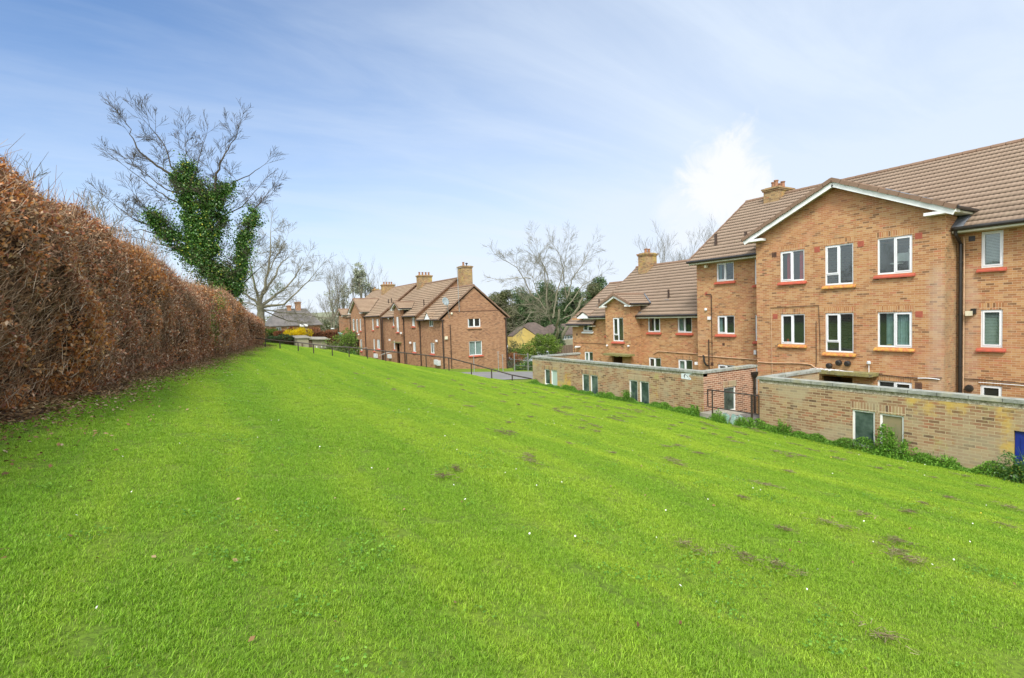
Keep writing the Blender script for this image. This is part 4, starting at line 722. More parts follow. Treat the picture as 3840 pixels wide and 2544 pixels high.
for (x, y, z) in ((17.84, 50.7, -1.42), (18.1, 55.1, .08), (17.9, 54.5, -2.2), (18.4, 43.2, -2.05), (18.1, 48.9, -2.35), (17.5, 65.0, -1.75)): mb = MB(); mb.box(x-.12, x, y-.12, y+.12, z-.09, z+.09); mb.build('floodlight', 'white_upvc', B2)
for y in (53.5, 63.2): mb = MB(); mb.tube([(16.6, y, -3.6), (17.9, y-.1, -3.3)], .02, 6); mb.tube([(16.6, y, -3.6), (16.6, y, -4.5)], .02, 6); mb.tube([(16.6, y+.8, -3.75), (17.9, y+.7, -3.45)], .02, 6); tag(mb.build('handrail', 'galvanised'), 'thin pale handrail sloping up to the terrace door, %s' % ('beside the nearer porch' if y < 60 else 'beside the wide far bay'), 'handrail')

# ================================================================== long iron railing at the lawn's edge
POSTS = [(3.60, 38.23, -0.97), (4.07, 37.66, -1.05), (4.82, 36.72, -1.17), (5.72, 35.54, -1.29), (6.56, 35.15, -1.44), (7.59, 34.65, -1.62), (8.51, 34.16, -1.71), (9.46, 33.38, -1.86), (10.36, 32.58, -2.01), (11.39, 31.61, -2.15), (12.26, 30.59, -2.29), (13.22, 29.36, -2.46), (13.67, 27.26, -2.71), (14.07, 25.59, -2.95), (14.74, 24.51, -3.24), (15.75, 24.15, -3.50)]
rl = thing('railing', 'long low black iron railing stepping down along the far edge of the lawn', 'railing', (9, 34, -2.5))
mb = MB(); mb.tube(POSTS, .034, 8); mb.build('handrail', 'black_iron', rl)
for (x, y, z) in POSTS[1:-1]:
    mb = MB(); mb.tube([(x, y, z), (x, y, min(float(H(x, y)), z-.4)-.15)], .034, 8); mb.build('post', 'black_iron', rl)

# ================================================================== vegetation helpers
def rnd_dirs(n, r=rng): v = r.normal(size=(n, 3)); return v/np.linalg.norm(v, axis=1, keepdims=True)
def leaf_quads(P, size, r=rng, aspect=.6, N=None, flat=0., fold=.25):
    """one folded leaf (2 tris as a quad pair) per point, random orientation"""
    n = len(P); a = rnd_dirs(n, r)
    if N is not None: a = a*(1-flat)+N*flat; a /= np.linalg.norm(a, axis=1, keepdims=True)
    t = rnd_dirs(n, r); u = np.cross(a, t); u /= np.linalg.norm(u, axis=1, keepdims=True)+1e-9; v = np.cross(a, u)
    size = np.broadcast_to(np.asarray(size, float), (n,))*(.7+.6*r.random(n)); L = size[:, None]*.5; w_ = L*aspect
    p0 = P-u*L; p1 = P+v*w_*.9+a*w_*fold; p2 = P+u*L; p3 = P-v*w_*.9+a*w_*fold
    V = np.stack([p0, p1, p2, p3], 1).reshape(-1, 3); b = np.arange(n)*4
    F = np.stack([b, b+1, b+2, b+3], 1); return V, F
def sticks(A, B, ra, rb):
    """thin three-sided tapering sticks from A to B"""
    n = len(A); d = B-A; d /= np.linalg.norm(d, axis=1, keepdims=True)+1e-9; ref = np.where(np.abs(d[:, 2:3]) < .9, np.array([[0, 0, 1.]]), np.array([[1., 0, 0]])); u = np.cross(d, ref); u /= np.linalg.norm(u, axis=1, keepdims=True); v = np.cross(d, u); V = []
    ra = np.broadcast_to(ra, (n,))[:, None]; rb = np.broadcast_to(rb, (n,))[:, None]
    for k in range(3): an = 2*math.pi*k/3; o = u*math.cos(an)+v*math.sin(an); V += [A+o*ra, B+o*rb]
    V = np.stack(V, 1).reshape(-1, 3); b = np.arange(n)*6; F = []
    for k in range(3): k2 = (k+1) % 3; F.append(np.stack([b+2*k, b+2*k2, b+2*k2+1, b+2*k+1], 1))
    return V, np.concatenate(F)
def merge(parts):
    V = []; F = []; o = 0
    for v, f in parts: V.append(v); F.append(f+o); o += len(v)
    return np.concatenate(V), np.concatenate(F)
class Tree:
    def __init__(s, seed, fine=1.): s.r = random.Random(seed); s.mb = MB(); s.tw = []; s.fine = fine
    def limb(s, pts, r0, r1, n=7):
        m_ = len(pts); s.mb.tube(pts, [r0+(r1-r0)*i/(m_-1) for i in range(m_)], n, cap=False)
    def grow(s, p, d, length, r, lev, up=.12, wob=.28, spread=.75, kids=4, twig_lev=0):
        R_ = s.r; p = Vector(p); d = Vector(d).normalized(); seg = max(3, int(length/.5)) if lev > 0 else 3; pts = [p.copy()]; dirs = []
        for i in range(seg):
            d = (d+Vector((R_.gauss(0, wob), R_.gauss(0, wob), R_.gauss(0, wob)))*.5+Vector((0, 0, up))*.5).normalized(); p = p+d*(length/seg); pts.append(p.copy()); dirs.append(d.copy())
        if lev > twig_lev: s.limb(pts, r, r*.35, 6 if r > .05 else 4)
        else:
            for i in range(seg): s.tw.append((tuple(pts[i]), tuple(pts[i+1]), max(r*(1-i/seg)*s.fine, .010*s.fine), max(r*(1-(i+1)/seg)*s.fine, .007*s.fine)))
        if lev <= 0: return
        for k in range(kids+R_.randint(-1, 1)):
            f = .25+.75*(k+R_.random())/kids if kids > 1 else 1; f = min(f, 1.0); i = min(int(f*seg), seg-1); q0 = pts[i].lerp(pts[i+1], f*seg-i if f*seg-i <= 1 else 1)
            side = Vector((R_.gauss(0, 1), R_.gauss(0, 1), R_.gauss(0, .6))); side = (side-dirs[i]*side.dot(dirs[i])).normalized()
            s.grow(q0, dirs[i]*(1-spread*.55)+side*spread*.8, length*(.45+.3*R_.random())*(1.1-.35*f), max(r*(.45-.12*f), .006), lev-1, up, wob, spread, kids, twig_lev)
    def build(s, parent, bark='bark'):
        o = s.mb.build('trunk', bark, parent, True)
        if s.tw:
            A = np.array([t[0] for t in s.tw]); B = np.array([t[1] for t in s.tw]); V, F = sticks(A, B, np.array([t[2] for t in s.tw]), np.array([t[3] for t in s.tw])); np_mesh('twigs', V, F, bark, parent)
        return o
def blob_points(centres, radii, n, r=rng, shell=.55, squash=(1, 1, 1)):
    """points spread through a union of uneven clumps, denser towards their surfaces, leaving gaps"""
    C_ = np.array(centres, float); Rr = np.array(radii, float); w = Rr**2; idx = r.choice(len(C_), n, p=w/w.sum()); d = rnd_dirs(n, r); rad = Rr[idx]*(shell+(1-shell)*r.random(n)**.5)*(.82+.36*r.random(n)); return C_[idx]+d*rad[:, None]*np.array(squash)
def clumpy(P, scale, thr, r=rng):
    """drop points where a cheap value field is low, so that gaps and clumps appear"""
    f = np.sin(P[:, 0]*scale*1.7+1.3*np.sin(P[:, 1]*scale))+np.sin(P[:, 1]*scale*1.3+2.1+np.sin(P[:, 2]*scale*1.9))+np.sin(P[:, 2]*scale*1.5+.7+1.2*np.sin(P[:, 0]*scale*.8)); return P[f > thr]

# ================================================================== the beech hedge
hd = thing('beech_hedge', 'tall rusty-brown beech hedge with bare twigs along the left side of the lawn', 'hedge', (-2, 10, -1.3))
def hx(y): return -4.1+.2*y
def hh(y): return np.interp(y, [-4, 4, 9, 12, 17, 27, 38.7, 43.5], [3.5, 3.5, 3.62, 3.78, 3.42, 3.0, 2.55, 2.2])
_hr = np.random.default_rng(3)
def _fourier(n, kmin, kmax, r=_hr): k = np.exp(r.uniform(math.log(kmin), math.log(kmax), n)); a = r.uniform(0, math.pi, n); return k*np.cos(a), k*np.sin(a), r.uniform(0, 6.28, n), 1/np.sqrt(k)
_F1 = _fourier(14, .5, 4.5); _F2 = _fourier(18, 1.2, 9); _F3 = _fourier(24, 5, 20)
def fsum(FF, y, z): y = np.asarray(y, float)[..., None]; z = np.asarray(z, float)[..., None]; v = (np.sin(FF[0]*y+FF[1]*z+FF[2])*FF[3]).sum(-1); return v/np.sqrt((FF[3]**2).sum()*.5)
def hbulge(y, t): return (.19*fsum(_F1, y, np.asarray(t)*3)+.075*fsum(_F2, y, np.asarray(t)*3))*np.sin(np.pi*np.clip(t, .05, .95))**.6+.20*np.sin(np.pi*np.clip(t, 0, 1)**.8)
def htop(y): return .15*fsum(_F1, np.asarray(y)*1.1, 7.0)+.05*fsum(_F2, y, 3.0)
HT = 1.7
def hedge_pts(n, y0, y1, depth, r=rng):
    y = y0+(y1-y0)*r.random(n); h = hh(y)+htop(y); per = h+HT*.8; s_ = r.random(n)*per; face = s_ < h; t = np.where(face, s_/h, 1.0); dp = depth*r.random(n)**1.4
    x = np.where(face, hx(y)-.12+hbulge(y, t)-dp, hx(y)-.67+hbulge(y, 1.)-(s_-h)); rnd_e = np.clip((t-.68)/.32, 0, 1)**2*.55; x = x-np.where(face, rnd_e, 0)
    z = H(hx(y), y)+np.where(face, t*h, h-dp*.6-.1*((s_-h)/HT)**2); return np.stack([x, y, z], 1), t
# leaves
parts = []; parts2 = []
for (y0, y1, n, sz) in ((3.5, 9, 34000, .066), (9, 15, 36000, .066), (15, 24, 36000, .070), (24, 43.5, 48000, .076), (-4, 3.5, 12000, .075)):
    P, t = hedge_pts(n, y0, y1, .40); y = P[:, 1]
    f = .75*fsum(_F2, y, P[:, 2])+.95*fsum(_F3, y, P[:, 2])+.35*(t-.5)+.15+np.clip((y-14)/20, 0, .5); keep = f+rng.normal(size=n)*.42 > .0
    P = P[keep]; P += rng.normal(size=P.shape)*.03; f = f[keep]
    oz = (fsum(_F1, P[:, 1]+31, P[:, 2])+rng.normal(size=len(P))*.6 > 1.15)
    parts.append(leaf_quads(P[~oz], sz, aspect=.62, N=np.array([[.75, -.1, .5]]), flat=.35)); parts2.append(leaf_quads(P[oz], sz*1.1, aspect=.65, N=np.array([[.75, -.1, .5]]), flat=.35))
V, F = merge(parts); np_mesh('leaves', V, F, 'beech_leaf', hd); V, F = merge(parts2); np_mesh('leaves', V, F, 'beech_leaf_orange', hd)
# twigs: long thin shoots sweeping up and along the face
parts = []
for (y0, y1, n, r0) in ((3.5, 10, 17000, .0026), (10, 18, 17000, .0032), (18, 28, 14000, .004), (28, 43.5, 14000, .0055), (-4, 3.5, 4000, .004)):
    P, t = hedge_pts(n, y0, y1, .5); n_ = len(P); d = np.stack([.30+.25*rng.normal(size=n_), .55+.38*rng.normal(size=n_), .42+.35*rng.normal(size=n_)], 1); d /= np.linalg.norm(d, axis=1, keepdims=True); ln = (.22+.30*rng.random(n_)); ln = np.where(t >= 1, ln*.55, ln)
    A = P-d*ln[:, None]*.6; B = P+d*ln[:, None]*.4; bend = rng.normal(size=(n_, 3))*.035; Mi = (A+B)/2+bend; parts.append(sticks(A, Mi, r0*1.3, r0)); parts.append(sticks(Mi, B, r0, r0*.5))
n = 5200; y = 43*rng.random(n)**1.1+.3; x = hx(y)-.45-1.2*rng.random(n); z0_ = H(hx(y), y)+hh(y)+htop(y)-.22; A = np.stack([x, y, z0_], 1); d = np.stack([.15+.25*rng.normal(size=n), .1+.3*rng.normal(size=n), .9+.2*rng.random(n)], 1); d /= np.linalg.norm(d, axis=1, keepdims=True); ln = (.22+.42*rng.random(n)**2)*np.interp(y, [0, 20, 43], [1, 1, .8]); Mi = A+d*ln[:, None]*.55; B = Mi+(d+.35*rng.normal(size=(n, 3)))*ln[:, None]*.5; tr_ = np.interp(y, [0, 15, 43], [.003, .004, .007]); parts.append(sticks(A, Mi, tr_*1.2, tr_)); parts.append(sticks(Mi, B, tr_, tr_*.5))
V, F = merge(parts); np_mesh('twigs', V, F, 'hedge_twig', hd)
# dense inner mass of old wood
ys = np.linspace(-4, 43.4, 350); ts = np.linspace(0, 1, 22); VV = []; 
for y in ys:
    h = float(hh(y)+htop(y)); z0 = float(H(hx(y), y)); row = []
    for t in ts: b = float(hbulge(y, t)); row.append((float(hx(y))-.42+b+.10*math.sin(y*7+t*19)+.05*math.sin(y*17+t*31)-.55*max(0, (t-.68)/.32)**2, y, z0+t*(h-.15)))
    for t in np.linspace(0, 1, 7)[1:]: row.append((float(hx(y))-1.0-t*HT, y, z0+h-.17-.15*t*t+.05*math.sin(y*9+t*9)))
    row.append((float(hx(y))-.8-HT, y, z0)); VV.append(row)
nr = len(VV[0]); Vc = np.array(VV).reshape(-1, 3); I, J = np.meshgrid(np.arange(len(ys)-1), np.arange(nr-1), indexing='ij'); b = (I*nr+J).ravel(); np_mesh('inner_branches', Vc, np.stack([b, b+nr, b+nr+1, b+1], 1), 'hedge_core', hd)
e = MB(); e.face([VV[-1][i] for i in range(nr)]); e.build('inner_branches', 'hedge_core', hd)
# a few green trails near the far end
Pg = []
for (yy, zc, n) in ((23.5, 1.3, 260), (24.2, .9, 120), (26.5, 1.9, 300), (25.3, 2.3, 240)): y = yy+rng.normal(size=n)*.35; Pg.append(np.stack([hx(y)+.12+.08*rng.normal(size=n), y, H(hx(y), y)+zc+rng.normal(size=n)*.3], 1))
V, F = leaf_quads(np.concatenate(Pg), .06); np_mesh('bramble_leaves', V, F, 'shrub_leaf', hd)
# fallen leaves along the foot of the hedge
n = 30000; y = 1+41*rng.random(n)**1.15; off = rng.gamma(2.2, .22, n); x = hx(y)-.35+off*1.0; P = np.stack([x, y, H(x, y)+.014+.035*rng.random(n)], 1); V, F = leaf_quads(P, .055, N=np.array([[0, 0, 1.]]), flat=.6)
tag(np_mesh('leaf_litter', V, F, 'litter_leaf'), 'strip of fallen brown leaves on bare earth along the foot of the beech hedge', 'leaf litter', kind='stuff')
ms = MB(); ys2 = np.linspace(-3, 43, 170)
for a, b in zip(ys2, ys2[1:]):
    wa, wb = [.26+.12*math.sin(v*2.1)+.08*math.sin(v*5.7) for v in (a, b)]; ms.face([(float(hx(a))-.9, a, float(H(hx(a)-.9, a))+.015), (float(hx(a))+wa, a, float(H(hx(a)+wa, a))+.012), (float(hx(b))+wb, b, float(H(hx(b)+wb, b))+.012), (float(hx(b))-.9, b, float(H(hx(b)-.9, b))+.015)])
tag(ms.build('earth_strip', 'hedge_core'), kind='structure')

# ================================================================== trees
def limbs(T, Y, D, rad, twig=(2, .9), up=.1, depth=.5, dens=1.0, tw_r=.02, skip=()):
    for nm, pts in D.items():
        r0, r1 = rad.get(nm, (.06, .02)); off = T.r.uniform(-depth, depth); m_ = len(pts); P = [Vector((x, Y+off*i/(m_-1)*(2 if m_ > 1 else 1), z)) for i, (x, z) in enumerate(pts)]
        Q = []
        for a, b in zip(P, P[1:]):
            for k in range(3): Q.append(a.lerp(b, k/3)+Vector((T.r.gauss(0, .04), T.r.gauss(0, .08), T.r.gauss(0, .04))) if k else a)
        Q.append(P[-1]); T.limb(Q, r0, r1, 7)
        if nm in skip: continue
        tot = len(Q)
        for i in range(2, tot):
            if T.r.random() < .8*dens:
                d = (Q[i]-Q[i-1]).normalized(); sd_ = Vector((T.r.gauss(0, 1), T.r.gauss(0, 1), T.r.gauss(0, .6)+.2)).normalized(); T.grow(Q[i], d*.6+sd_*.8, twig[1]*(1.3-.5*i/tot)*T.r.uniform(.7, 1.4), tw_r*(1.2-.5*i/tot), twig[0], up, .17, .62, 6, 1)
        T.grow(Q[-1], (Q[-1]-Q[-2]).normalized(), twig[1]*1.3, r1*.8, min(twig[0], 2), up, .16, .6, 6, 1)
t1 = thing('ivy_clad_tree', 'bare tree with its trunk and main limbs wrapped in thick dark ivy, behind the hedge', 'tree', (2.4, 42, -1.2))
D1_ = {'trunk': [(2.55, -1.6), (2.4, 1.14), (2.29, 2.19), (2.12, 3.13), (1.51, 4.06), (1.05, 4.51)], 'rarm': [(2.35, 1.81), (2.98, 3.43), (3.39, 4.77), (3.53, 5.92), (3.98, 7.19), (4.24, 8.07), (5.28, 9.41)], 'main': [(1.51, 4.06), (0.87, 5.71), (0.54, 7.06), (0.23, 8.67), (-0.11, 9.72), (-0.77, 10.19), (-1.35, 10.56), (-2.26, 11.37), (-2.58, 12.23), (-2.82, 13.05)], 'ctr': [(1.05, 4.51), (1.45, 6.2), (1.61, 7.69), (1.83, 8.81), (1.97, 9.94), (2.27, 10.99), (2.81, 11.98), (3.47, 13.29)], 'up': [(0.23, 8.67), (0.36, 9.77), (0.32, 10.49), (0.33, 11.57), (0.31, 12.65)], 'up2': [(-0.11, 9.72), (-0.6, 10.56), (-0.84, 11.77), (-1.6, 12.89)], 'larm': [(0.88, 4.51), (0.42, 4.68), (-0.47, 5.65), (-1.06, 6.07), (-1.4, 6.67), (-1.74, 7.27), (-2.5, 8.26)], 'r1': [(1.65, 6.86), (2.51, 7.66), (3.56, 8.3), (4.58, 9.63)], 'r2': [(1.82, 8.63), (2.42, 9.15), (2.96, 9.85), (4.1, 10.54), (4.84, 11.19)], 'l1': [(0.27, 7.95), (-0.79, 8.41), (-1.37, 8.8), (-2.83, 10.05)], 'l2': [(0.23, 8.67), (-0.91, 9.02), (-2.32, 10.19)], 'l3': [(-0.77, 5.81), (-1.64, 6.48), (-2.92, 7.1), (-3.72, 7.82)], 'l4': [(-0.47, 5.65), (-1.58, 6.13), (-2.82, 6.15)], 'l5': [(0.42, 4.68), (-0.73, 5.19), (-2.06, 5.49)], 'r3': [(2.4, 2.0), (3.84, 3.34), (4.67, 4.13)], 'up3': [(1.61, 7.69), (0.81, 9.27), (0.87, 10.55), (1.36, 12.34)]}
T = Tree(5); limbs(T, 42, D1_, {'trunk': (.34, .24), 'rarm': (.16, .02), 'main': (.17, .018), 'ctr': (.15, .018), 'up': (.06, .015), 'larm': (.11, .02)}, (2, 1.15), dens=.85, depth=.28, tw_r=.017); T.build(t1, 'bark_dark')
def along(D, keys, n, Y=42, r=rng, dep=.8):
    P = []
    for k_, (f0, f1, ra, rb) in keys.items():
        pts = np.array(D[k_]); m_ = len(pts); t = f0+(f1-f0)*r.random(int(n*(f1-f0)*m_*(ra+rb)*.5)); s_ = t*(m_-1); i = np.minimum(s_.astype(int), m_-2); q0 = pts[i]+(pts[i+1]-pts[i])*(s_-i)[:, None]; rr_ = ra+(rb-ra)*(t-f0)/(f1-f0); d = rnd_dirs(len(t), r); a_ = (.5+.5*r.random(len(t))**.5)*(.75+.5*r.random(len(t))); P.append(np.stack([q0[:, 0]+d[:, 0]*rr_*a_, Y+d[:, 1]*rr_*a_*dep, q0[:, 1]+d[:, 2]*rr_*a_], 1))
    return np.concatenate(P)
P = along(D1_, {'trunk': (.1, 1, .75, .85), 'rarm': (0, .80, .66, .32), 'main': (0, .47, .88, .52), 'ctr': (0, .50, .88, .38), 'up': (0, .55, .70, .26), 'larm': (0, .85, .72, .30), 'r1': (0, .30, .7, .4), 'r2': (0, .5, .5, .25), 'up3': (0, .45, .6, .25)}, 8500)
P = clumpy(clumpy(P, 3.6, -.7), 1.35, -1.0); P = P+np.where(rng.random((len(P), 1)) < .35, rng.normal(size=P.shape)*.30, 0); V, F = leaf_quads(P, .125, aspect=.85); np_mesh('ivy', V, F, 'ivy_leaf', t1)
Pb = blob_points([(1.2, 42, 3.2), (.6, 41.8, 4.2), (2.0, 41.6, 3.6), (0.9, 41.6, 2.2)], [1.0, 1.0, .9, 1.0], 2600); V, F = leaf_quads(Pb, .13); np_mesh('ivy', V, F, 'olive_leaf', t1)
t2 = thing('bare_tree', 'spreading bare tree with a low fork just right of the ivy-clad tree', 'tree', (5.4, 52, -1.5))
D2_ = {'t': [(5.36, -2.2), (5.36, .88), (5.33, 1.49)], 'a': [(5.33, 1.49), (4.87, 2.1), (4.04, 2.7), (3.64, 3.18)], 'b': [(5.33, 1.49), (5.12, 2.7), (4.76, 4.25), (4.61, 5.68)], 'c': [(5.33, 1.49), (5.67, 2.69), (6.2, 4.51), (6.51, 6.34), (6.6, 8.16)], 'd': [(5.33, 1.49), (6.08, 1.96), (7.37, 2.93), (8.58, 4.17), (9.48, 5.56)], 'e': [(5.33, 1.37), (6.17, 1.53), (7.19, 1.58), (8.28, 2.68), (9.53, 4.06)], 'f': [(5.66, 2.57), (6.62, 3.91), (7.49, 5.51), (8.33, 6.28)], 'g': [(6.2, 4.51), (6.94, 5.99), (7.93, 7.49)], 'h': [(5.33, 1.37), (4.64, 1.86), (3.36, 1.88)], 'i': [(5.3, 1.3), (6.9, .9), (8.8, .75), (10.5, .2)], 'j': [(5.3, 1.3), (7.4, .3), (9.0, -.1), (10.2, -1.0)]}
T = Tree(9); limbs(T, 52, D2_, {'t': (.34, .28), 'c': (.17, .03), 'd': (.16, .03), 'e': (.14, .03), 'b': (.15, .03), 'a': (.14, .03), 'f': (.12, .03)}, (2, 1.5), dens=1.3, depth=1.6, tw_r=.022, skip=('t',)); T.build(t2, 'bark_pale')
P = blob_points([(7.0, 51.8, 3.2), (6.4, 51.8, 2.7)], [.45, .3], 240); V, F = leaf_quads(P, .12); np_mesh('mistletoe', V, F, 'shrub_leaf', t2)
t3 = thing('large_bare_tree', 'large bare tree with several tall pale limbs standing in the gap between the two blocks', 'tree', (40.4, 56, -5))
D3_ = {'t1': [(40.4, -5.3), (40.02, -3.02), (39.76, -2.3), (39.22, -1.09), (38.99, 0.56)], 't2': [(40.6, -5.3), (40.91, -2.83), (41.4, -1.41), (41.91, 0.26), (42.42, 1.93)], 'a': [(38.99, 0.56), (38.19, 1.98), (37.44, 2.57), (36.81, 4.53), (36.11, 6.01), (35.06, 6.78), (34.41, 7.22)], 'b': [(39.05, 0.09), (39.06, 2.44), (39.28, 4.55), (38.61, 5.95), (37.66, 6.74)], 'b2': [(39.1, 3.61), (39.26, 6.08), (38.8, 7.12), (38.57, 8.73)], 'c': [(40.11, -0.53), (40.46, 1.24), (40.82, 3.02), (41.32, 4.81), (41.81, 6.13), (42.34, 8.65)], 'd': [(42.42, 1.93), (42.17, 3.62), (41.92, 5.05), (41.81, 6.13), (41.41, 7.43), (40.71, 8.35)], 'e': [(42.42, 1.93), (42.93, 3.86), (43.28, 5.07), (44.24, 6.3), (45.23, 8.15)], 'f': [(41.91, 0.26), (43.8, 2.41), (44.77, 3.62), (45.84, 4.12), (47.02, 4.87)], 'g': [(39.79, -1.35), (38.96, -0.38), (38.12, -0.0), (36.73, 0.27), (34.82, 0.2), (33.58, -0.9)], 'h': [(38.97, 0.09), (37.88, 1.29), (36.08, 1.32), (34.71, 0.88)], 'i': [(38.19, 1.98), (37.67, 3.15), (37.38, 4.77), (37.78, 6.16)], 'j': [(41.73, -0.7), (42.8, -0.01), (44.35, 0.32), (45.6, 0.42)], 'k': [(38.96, -0.26), (37.55, -0.22), (35.61, -0.4), (33.7, -1.24)], 'l': [(36.81, 4.53), (35.79, 4.75), (34.45, 4.63)]}
T = Tree(21); limbs(T, 56, D3_, {'t1': (.26, .14), 't2': (.26, .13), 'a': (.10, .02), 'b': (.10, .02), 'c': (.12, .02), 'd': (.08, .02), 'e': (.09, .02), 'f': (.08, .02), 'g': (.09, .02), 'h': (.05, .015), 'j': (.07, .015), 'k': (.06, .015)}, (2, 1.7), dens=1.3, depth=2.2, tw_r=.022, skip=('t1', 't2')); T.build(t3, 'bark_pale')
P = blob_points([(40.6, 55.7, -4.0), (40.4, 55.7, -3.0), (41.0, 55.7, -2.2), (40.5, 55.7, -1.2), (40.8, 55.8, -.2)], [.95, .8, .7, .55, .4], 2600); V, F = leaf_quads(P, .17, aspect=.85); np_mesh('ivy', V, F, 'dark_leaf', t3)
# saplings behind the near hedge
def bare(name, label, x, y, z0, h, seed, r0=.09, lean=(0, 0), lev=4, up=.22, bark='bark', group=None, kids=4, spread=.7):
    P_ = thing(name, label, 'tree', (x, y, z0), group); T = Tree(seed, .7 if y < 30 else 1.); T.grow((x, y, z0), (lean[0], lean[1], 1), h*.62, r0, lev, up, .22, spread, kids, 1); T.build(P_, bark); return P_
G1 = 'bare trees showing over the near hedge'
bare('bare_tree', 'bare tree whose top twigs show over the hedge at the left edge of the photo', -5.6, 20.5, -1.2, 7.0, 31, .07, (.02, -.1), 4, .25, 'bark', G1, 5)
bare('bare_tree', 'low bare tree showing over the hedge, second from the left edge', -3.6, 20.5, -1.2, 5.6, 32, .06, (.15, 0), 4, .2, 'bark', G1, 5)
bare('bare_tree', 'low bare tree showing over the hedge, midway between the left edge and the ivy-clad tree', -2.6, 24, -1.2, 5.6, 33, .08, (.1, 0), 4, .2, 'bark', G1, 5)
# trees behind the far terrace
G3 = 'trees standing behind the far terrace'
def ivytree(name, label, x, y, z0, h, w_, seed, mat, n, group, sz=.32):
    P_ = thing(name, label, 'tree', (x, y, z0), group); T = Tree(seed); T.grow((x, y, z0), (0, 0, 1), h*.8, .28, 3, .3, .18, .5, 5, 0); T.build(P_, 'bark'); r = np.random.default_rng(seed); k = 16; cz = z0+h*(.22+.78*r.random(k)); cx = x+w_*r.normal(size=k)*.42*(1.15-(cz-z0)/h*.75); cyy = y+w_*r.normal(size=k)*.3
    P = clumpy(blob_points(np.stack([cx, cyy, cz], 1), .6+.7*r.random(k), n, r), 1.6, -.6); V, F = leaf_quads(P, sz, r); np_mesh('crown', V, F, mat, P_); return P_
ivytree('tall_tree', 'slim half-bare tree left of the far terrace, leftmost of its group', 21.3, 95, -5, 10.5, 2.2, 41, 'greygreen_leaf', 900, G3, .26)
ivytree('tall_tree', 'tall grey-green ivy-covered tree rising behind the left end of the far terrace', 26.0, 95, -5, 14.2, 3.2, 42, 'greygreen_leaf', 6500, G3)
ivytree('tall_tree', 'tree with ragged grey-green foliage behind the leftmost roof of the far terrace', 24.0, 97, -5, 11.0, 2.6, 43, 'greygreen_leaf', 1900, G3)
ivytree('tall_tree', 'small leafy tree just left of the far terrace chimneys', 29.0, 97, -5, 10.6, 2.6, 44, 'greygreen_leaf', 1700, G3)
bare('bare_tree', 'thin bare tree rising behind the second chimney of the far terrace', 31.0, 95, -5, 18.0, 45, .2, (0, 0), 4, .32, 'bark', G3, 4, .5)
bare('bare_tree', 'thin bare tree at the left end of the far terrace roofs', 19.8, 90, -5, 13.0, 46, .18, (.05, 0), 4, .3, 'bark', G3, 5, .5)
bare('bare_tree', 'tall bare tree between the leftmost roofs and the first chimney of the far terrace', 22.6, 93, -5, 13.6, 47, .18, (0, 0), 4, .3, 'bark', G3, 5, .5)
G4 = 'bare trees showing over the right-hand roofs'
bare('bare_tree', 'bare treetop right beside the wing chimney of the orange-brick block', 64.5, 60, -5, 17.6, 51, .24, (0, 0), 4, .3, 'bark', G4, 5, .5)
bare('bare_tree', 'bare treetop midway between the wing chimney and the three-storey roof', 70.5, 60, -5, 19.0, 52, .24, (0, 0), 4, .32, 'bark', G4, 5, .5)
bare('bare_tree', 'bare treetop touching the left slope of the three-storey roof', 74.5, 60, -5, 20.6, 53, .24, (.02, 0), 4, .32, 'bark', G4, 5, .5)
# evergreens behind the gap
def evergreen(x, y, z0, h, w_, seed, label, mat='dark_leaf', n=16000):
    P_ = thing('evergreen_tree', label, 'tree', (x, y, z0), 'dark evergreens behind the gap'); r = np.random.default_rng(seed); mb = MB(); mb.tube([(x, y, z0), (x, y, z0+h*.9)], [.3, .05], 7); mb.build('trunk', 'bark_dark', P_); k = 60; f = r.random(k); cz = z0+h*(.08+.86*f); sp = w_*(1.0-.75*f**1.5); cx = x+sp*r.normal(size=k)*.5; cyy = y+sp*r.normal(size=k)*.4
    P = clumpy(blob_points(np.stack([cx, cyy, cz], 1), (.35+.5*r.random(k))*w_*.42, n, r), 1.3, -1.5); V, F = leaf_quads(P, .34, r, .5); np_mesh('crown', V, F, mat, P_)
evergreen(46.5, 80, -5.5, 9.4, 3.6, 61, 'dark evergreen nearest the terrace gable, leftmost of the evergreens', 'olive_leaf'); evergreen(51.5, 78, -5.5, 9.0, 3.8, 62, 'dark evergreen between the terrace gable and the large bare tree'); evergreen(57.5, 82, -5.5, 11.2, 4.4, 63, 'tallest dark evergreen, right behind the large bare tree'); evergreen(62.5, 80, -5.5, 10.2, 3.8, 64, 'dark evergreen right of the large bare tree trunk'); evergreen(67.5, 80, -5.5, 11.0, 4.0, 65, 'olive-green evergreen against the left edge of the brick wing', 'olive_leaf'); evergreen(72, 84, -5.5, 12.5, 4.0, 66, 'evergreen peeping over the lower roof of the brick wing'); evergreen(49, 86, -5.5, 9.3, 4.4, 67, 'bushy olive evergreen second from the terrace gable', 'olive_leaf'); evergreen(55, 87, -5.5, 10.2, 4.6, 68, 'broad dark evergreen left of the tallest evergreen'); evergreen(60.5, 87, -5.5, 10.6, 4.6, 69, 'broad dark evergreen right of the tallest evergreen'); evergreen(66, 87, -5.5, 11.2, 4.6, 70, 'broad evergreen between the bare tree and the brick wing')

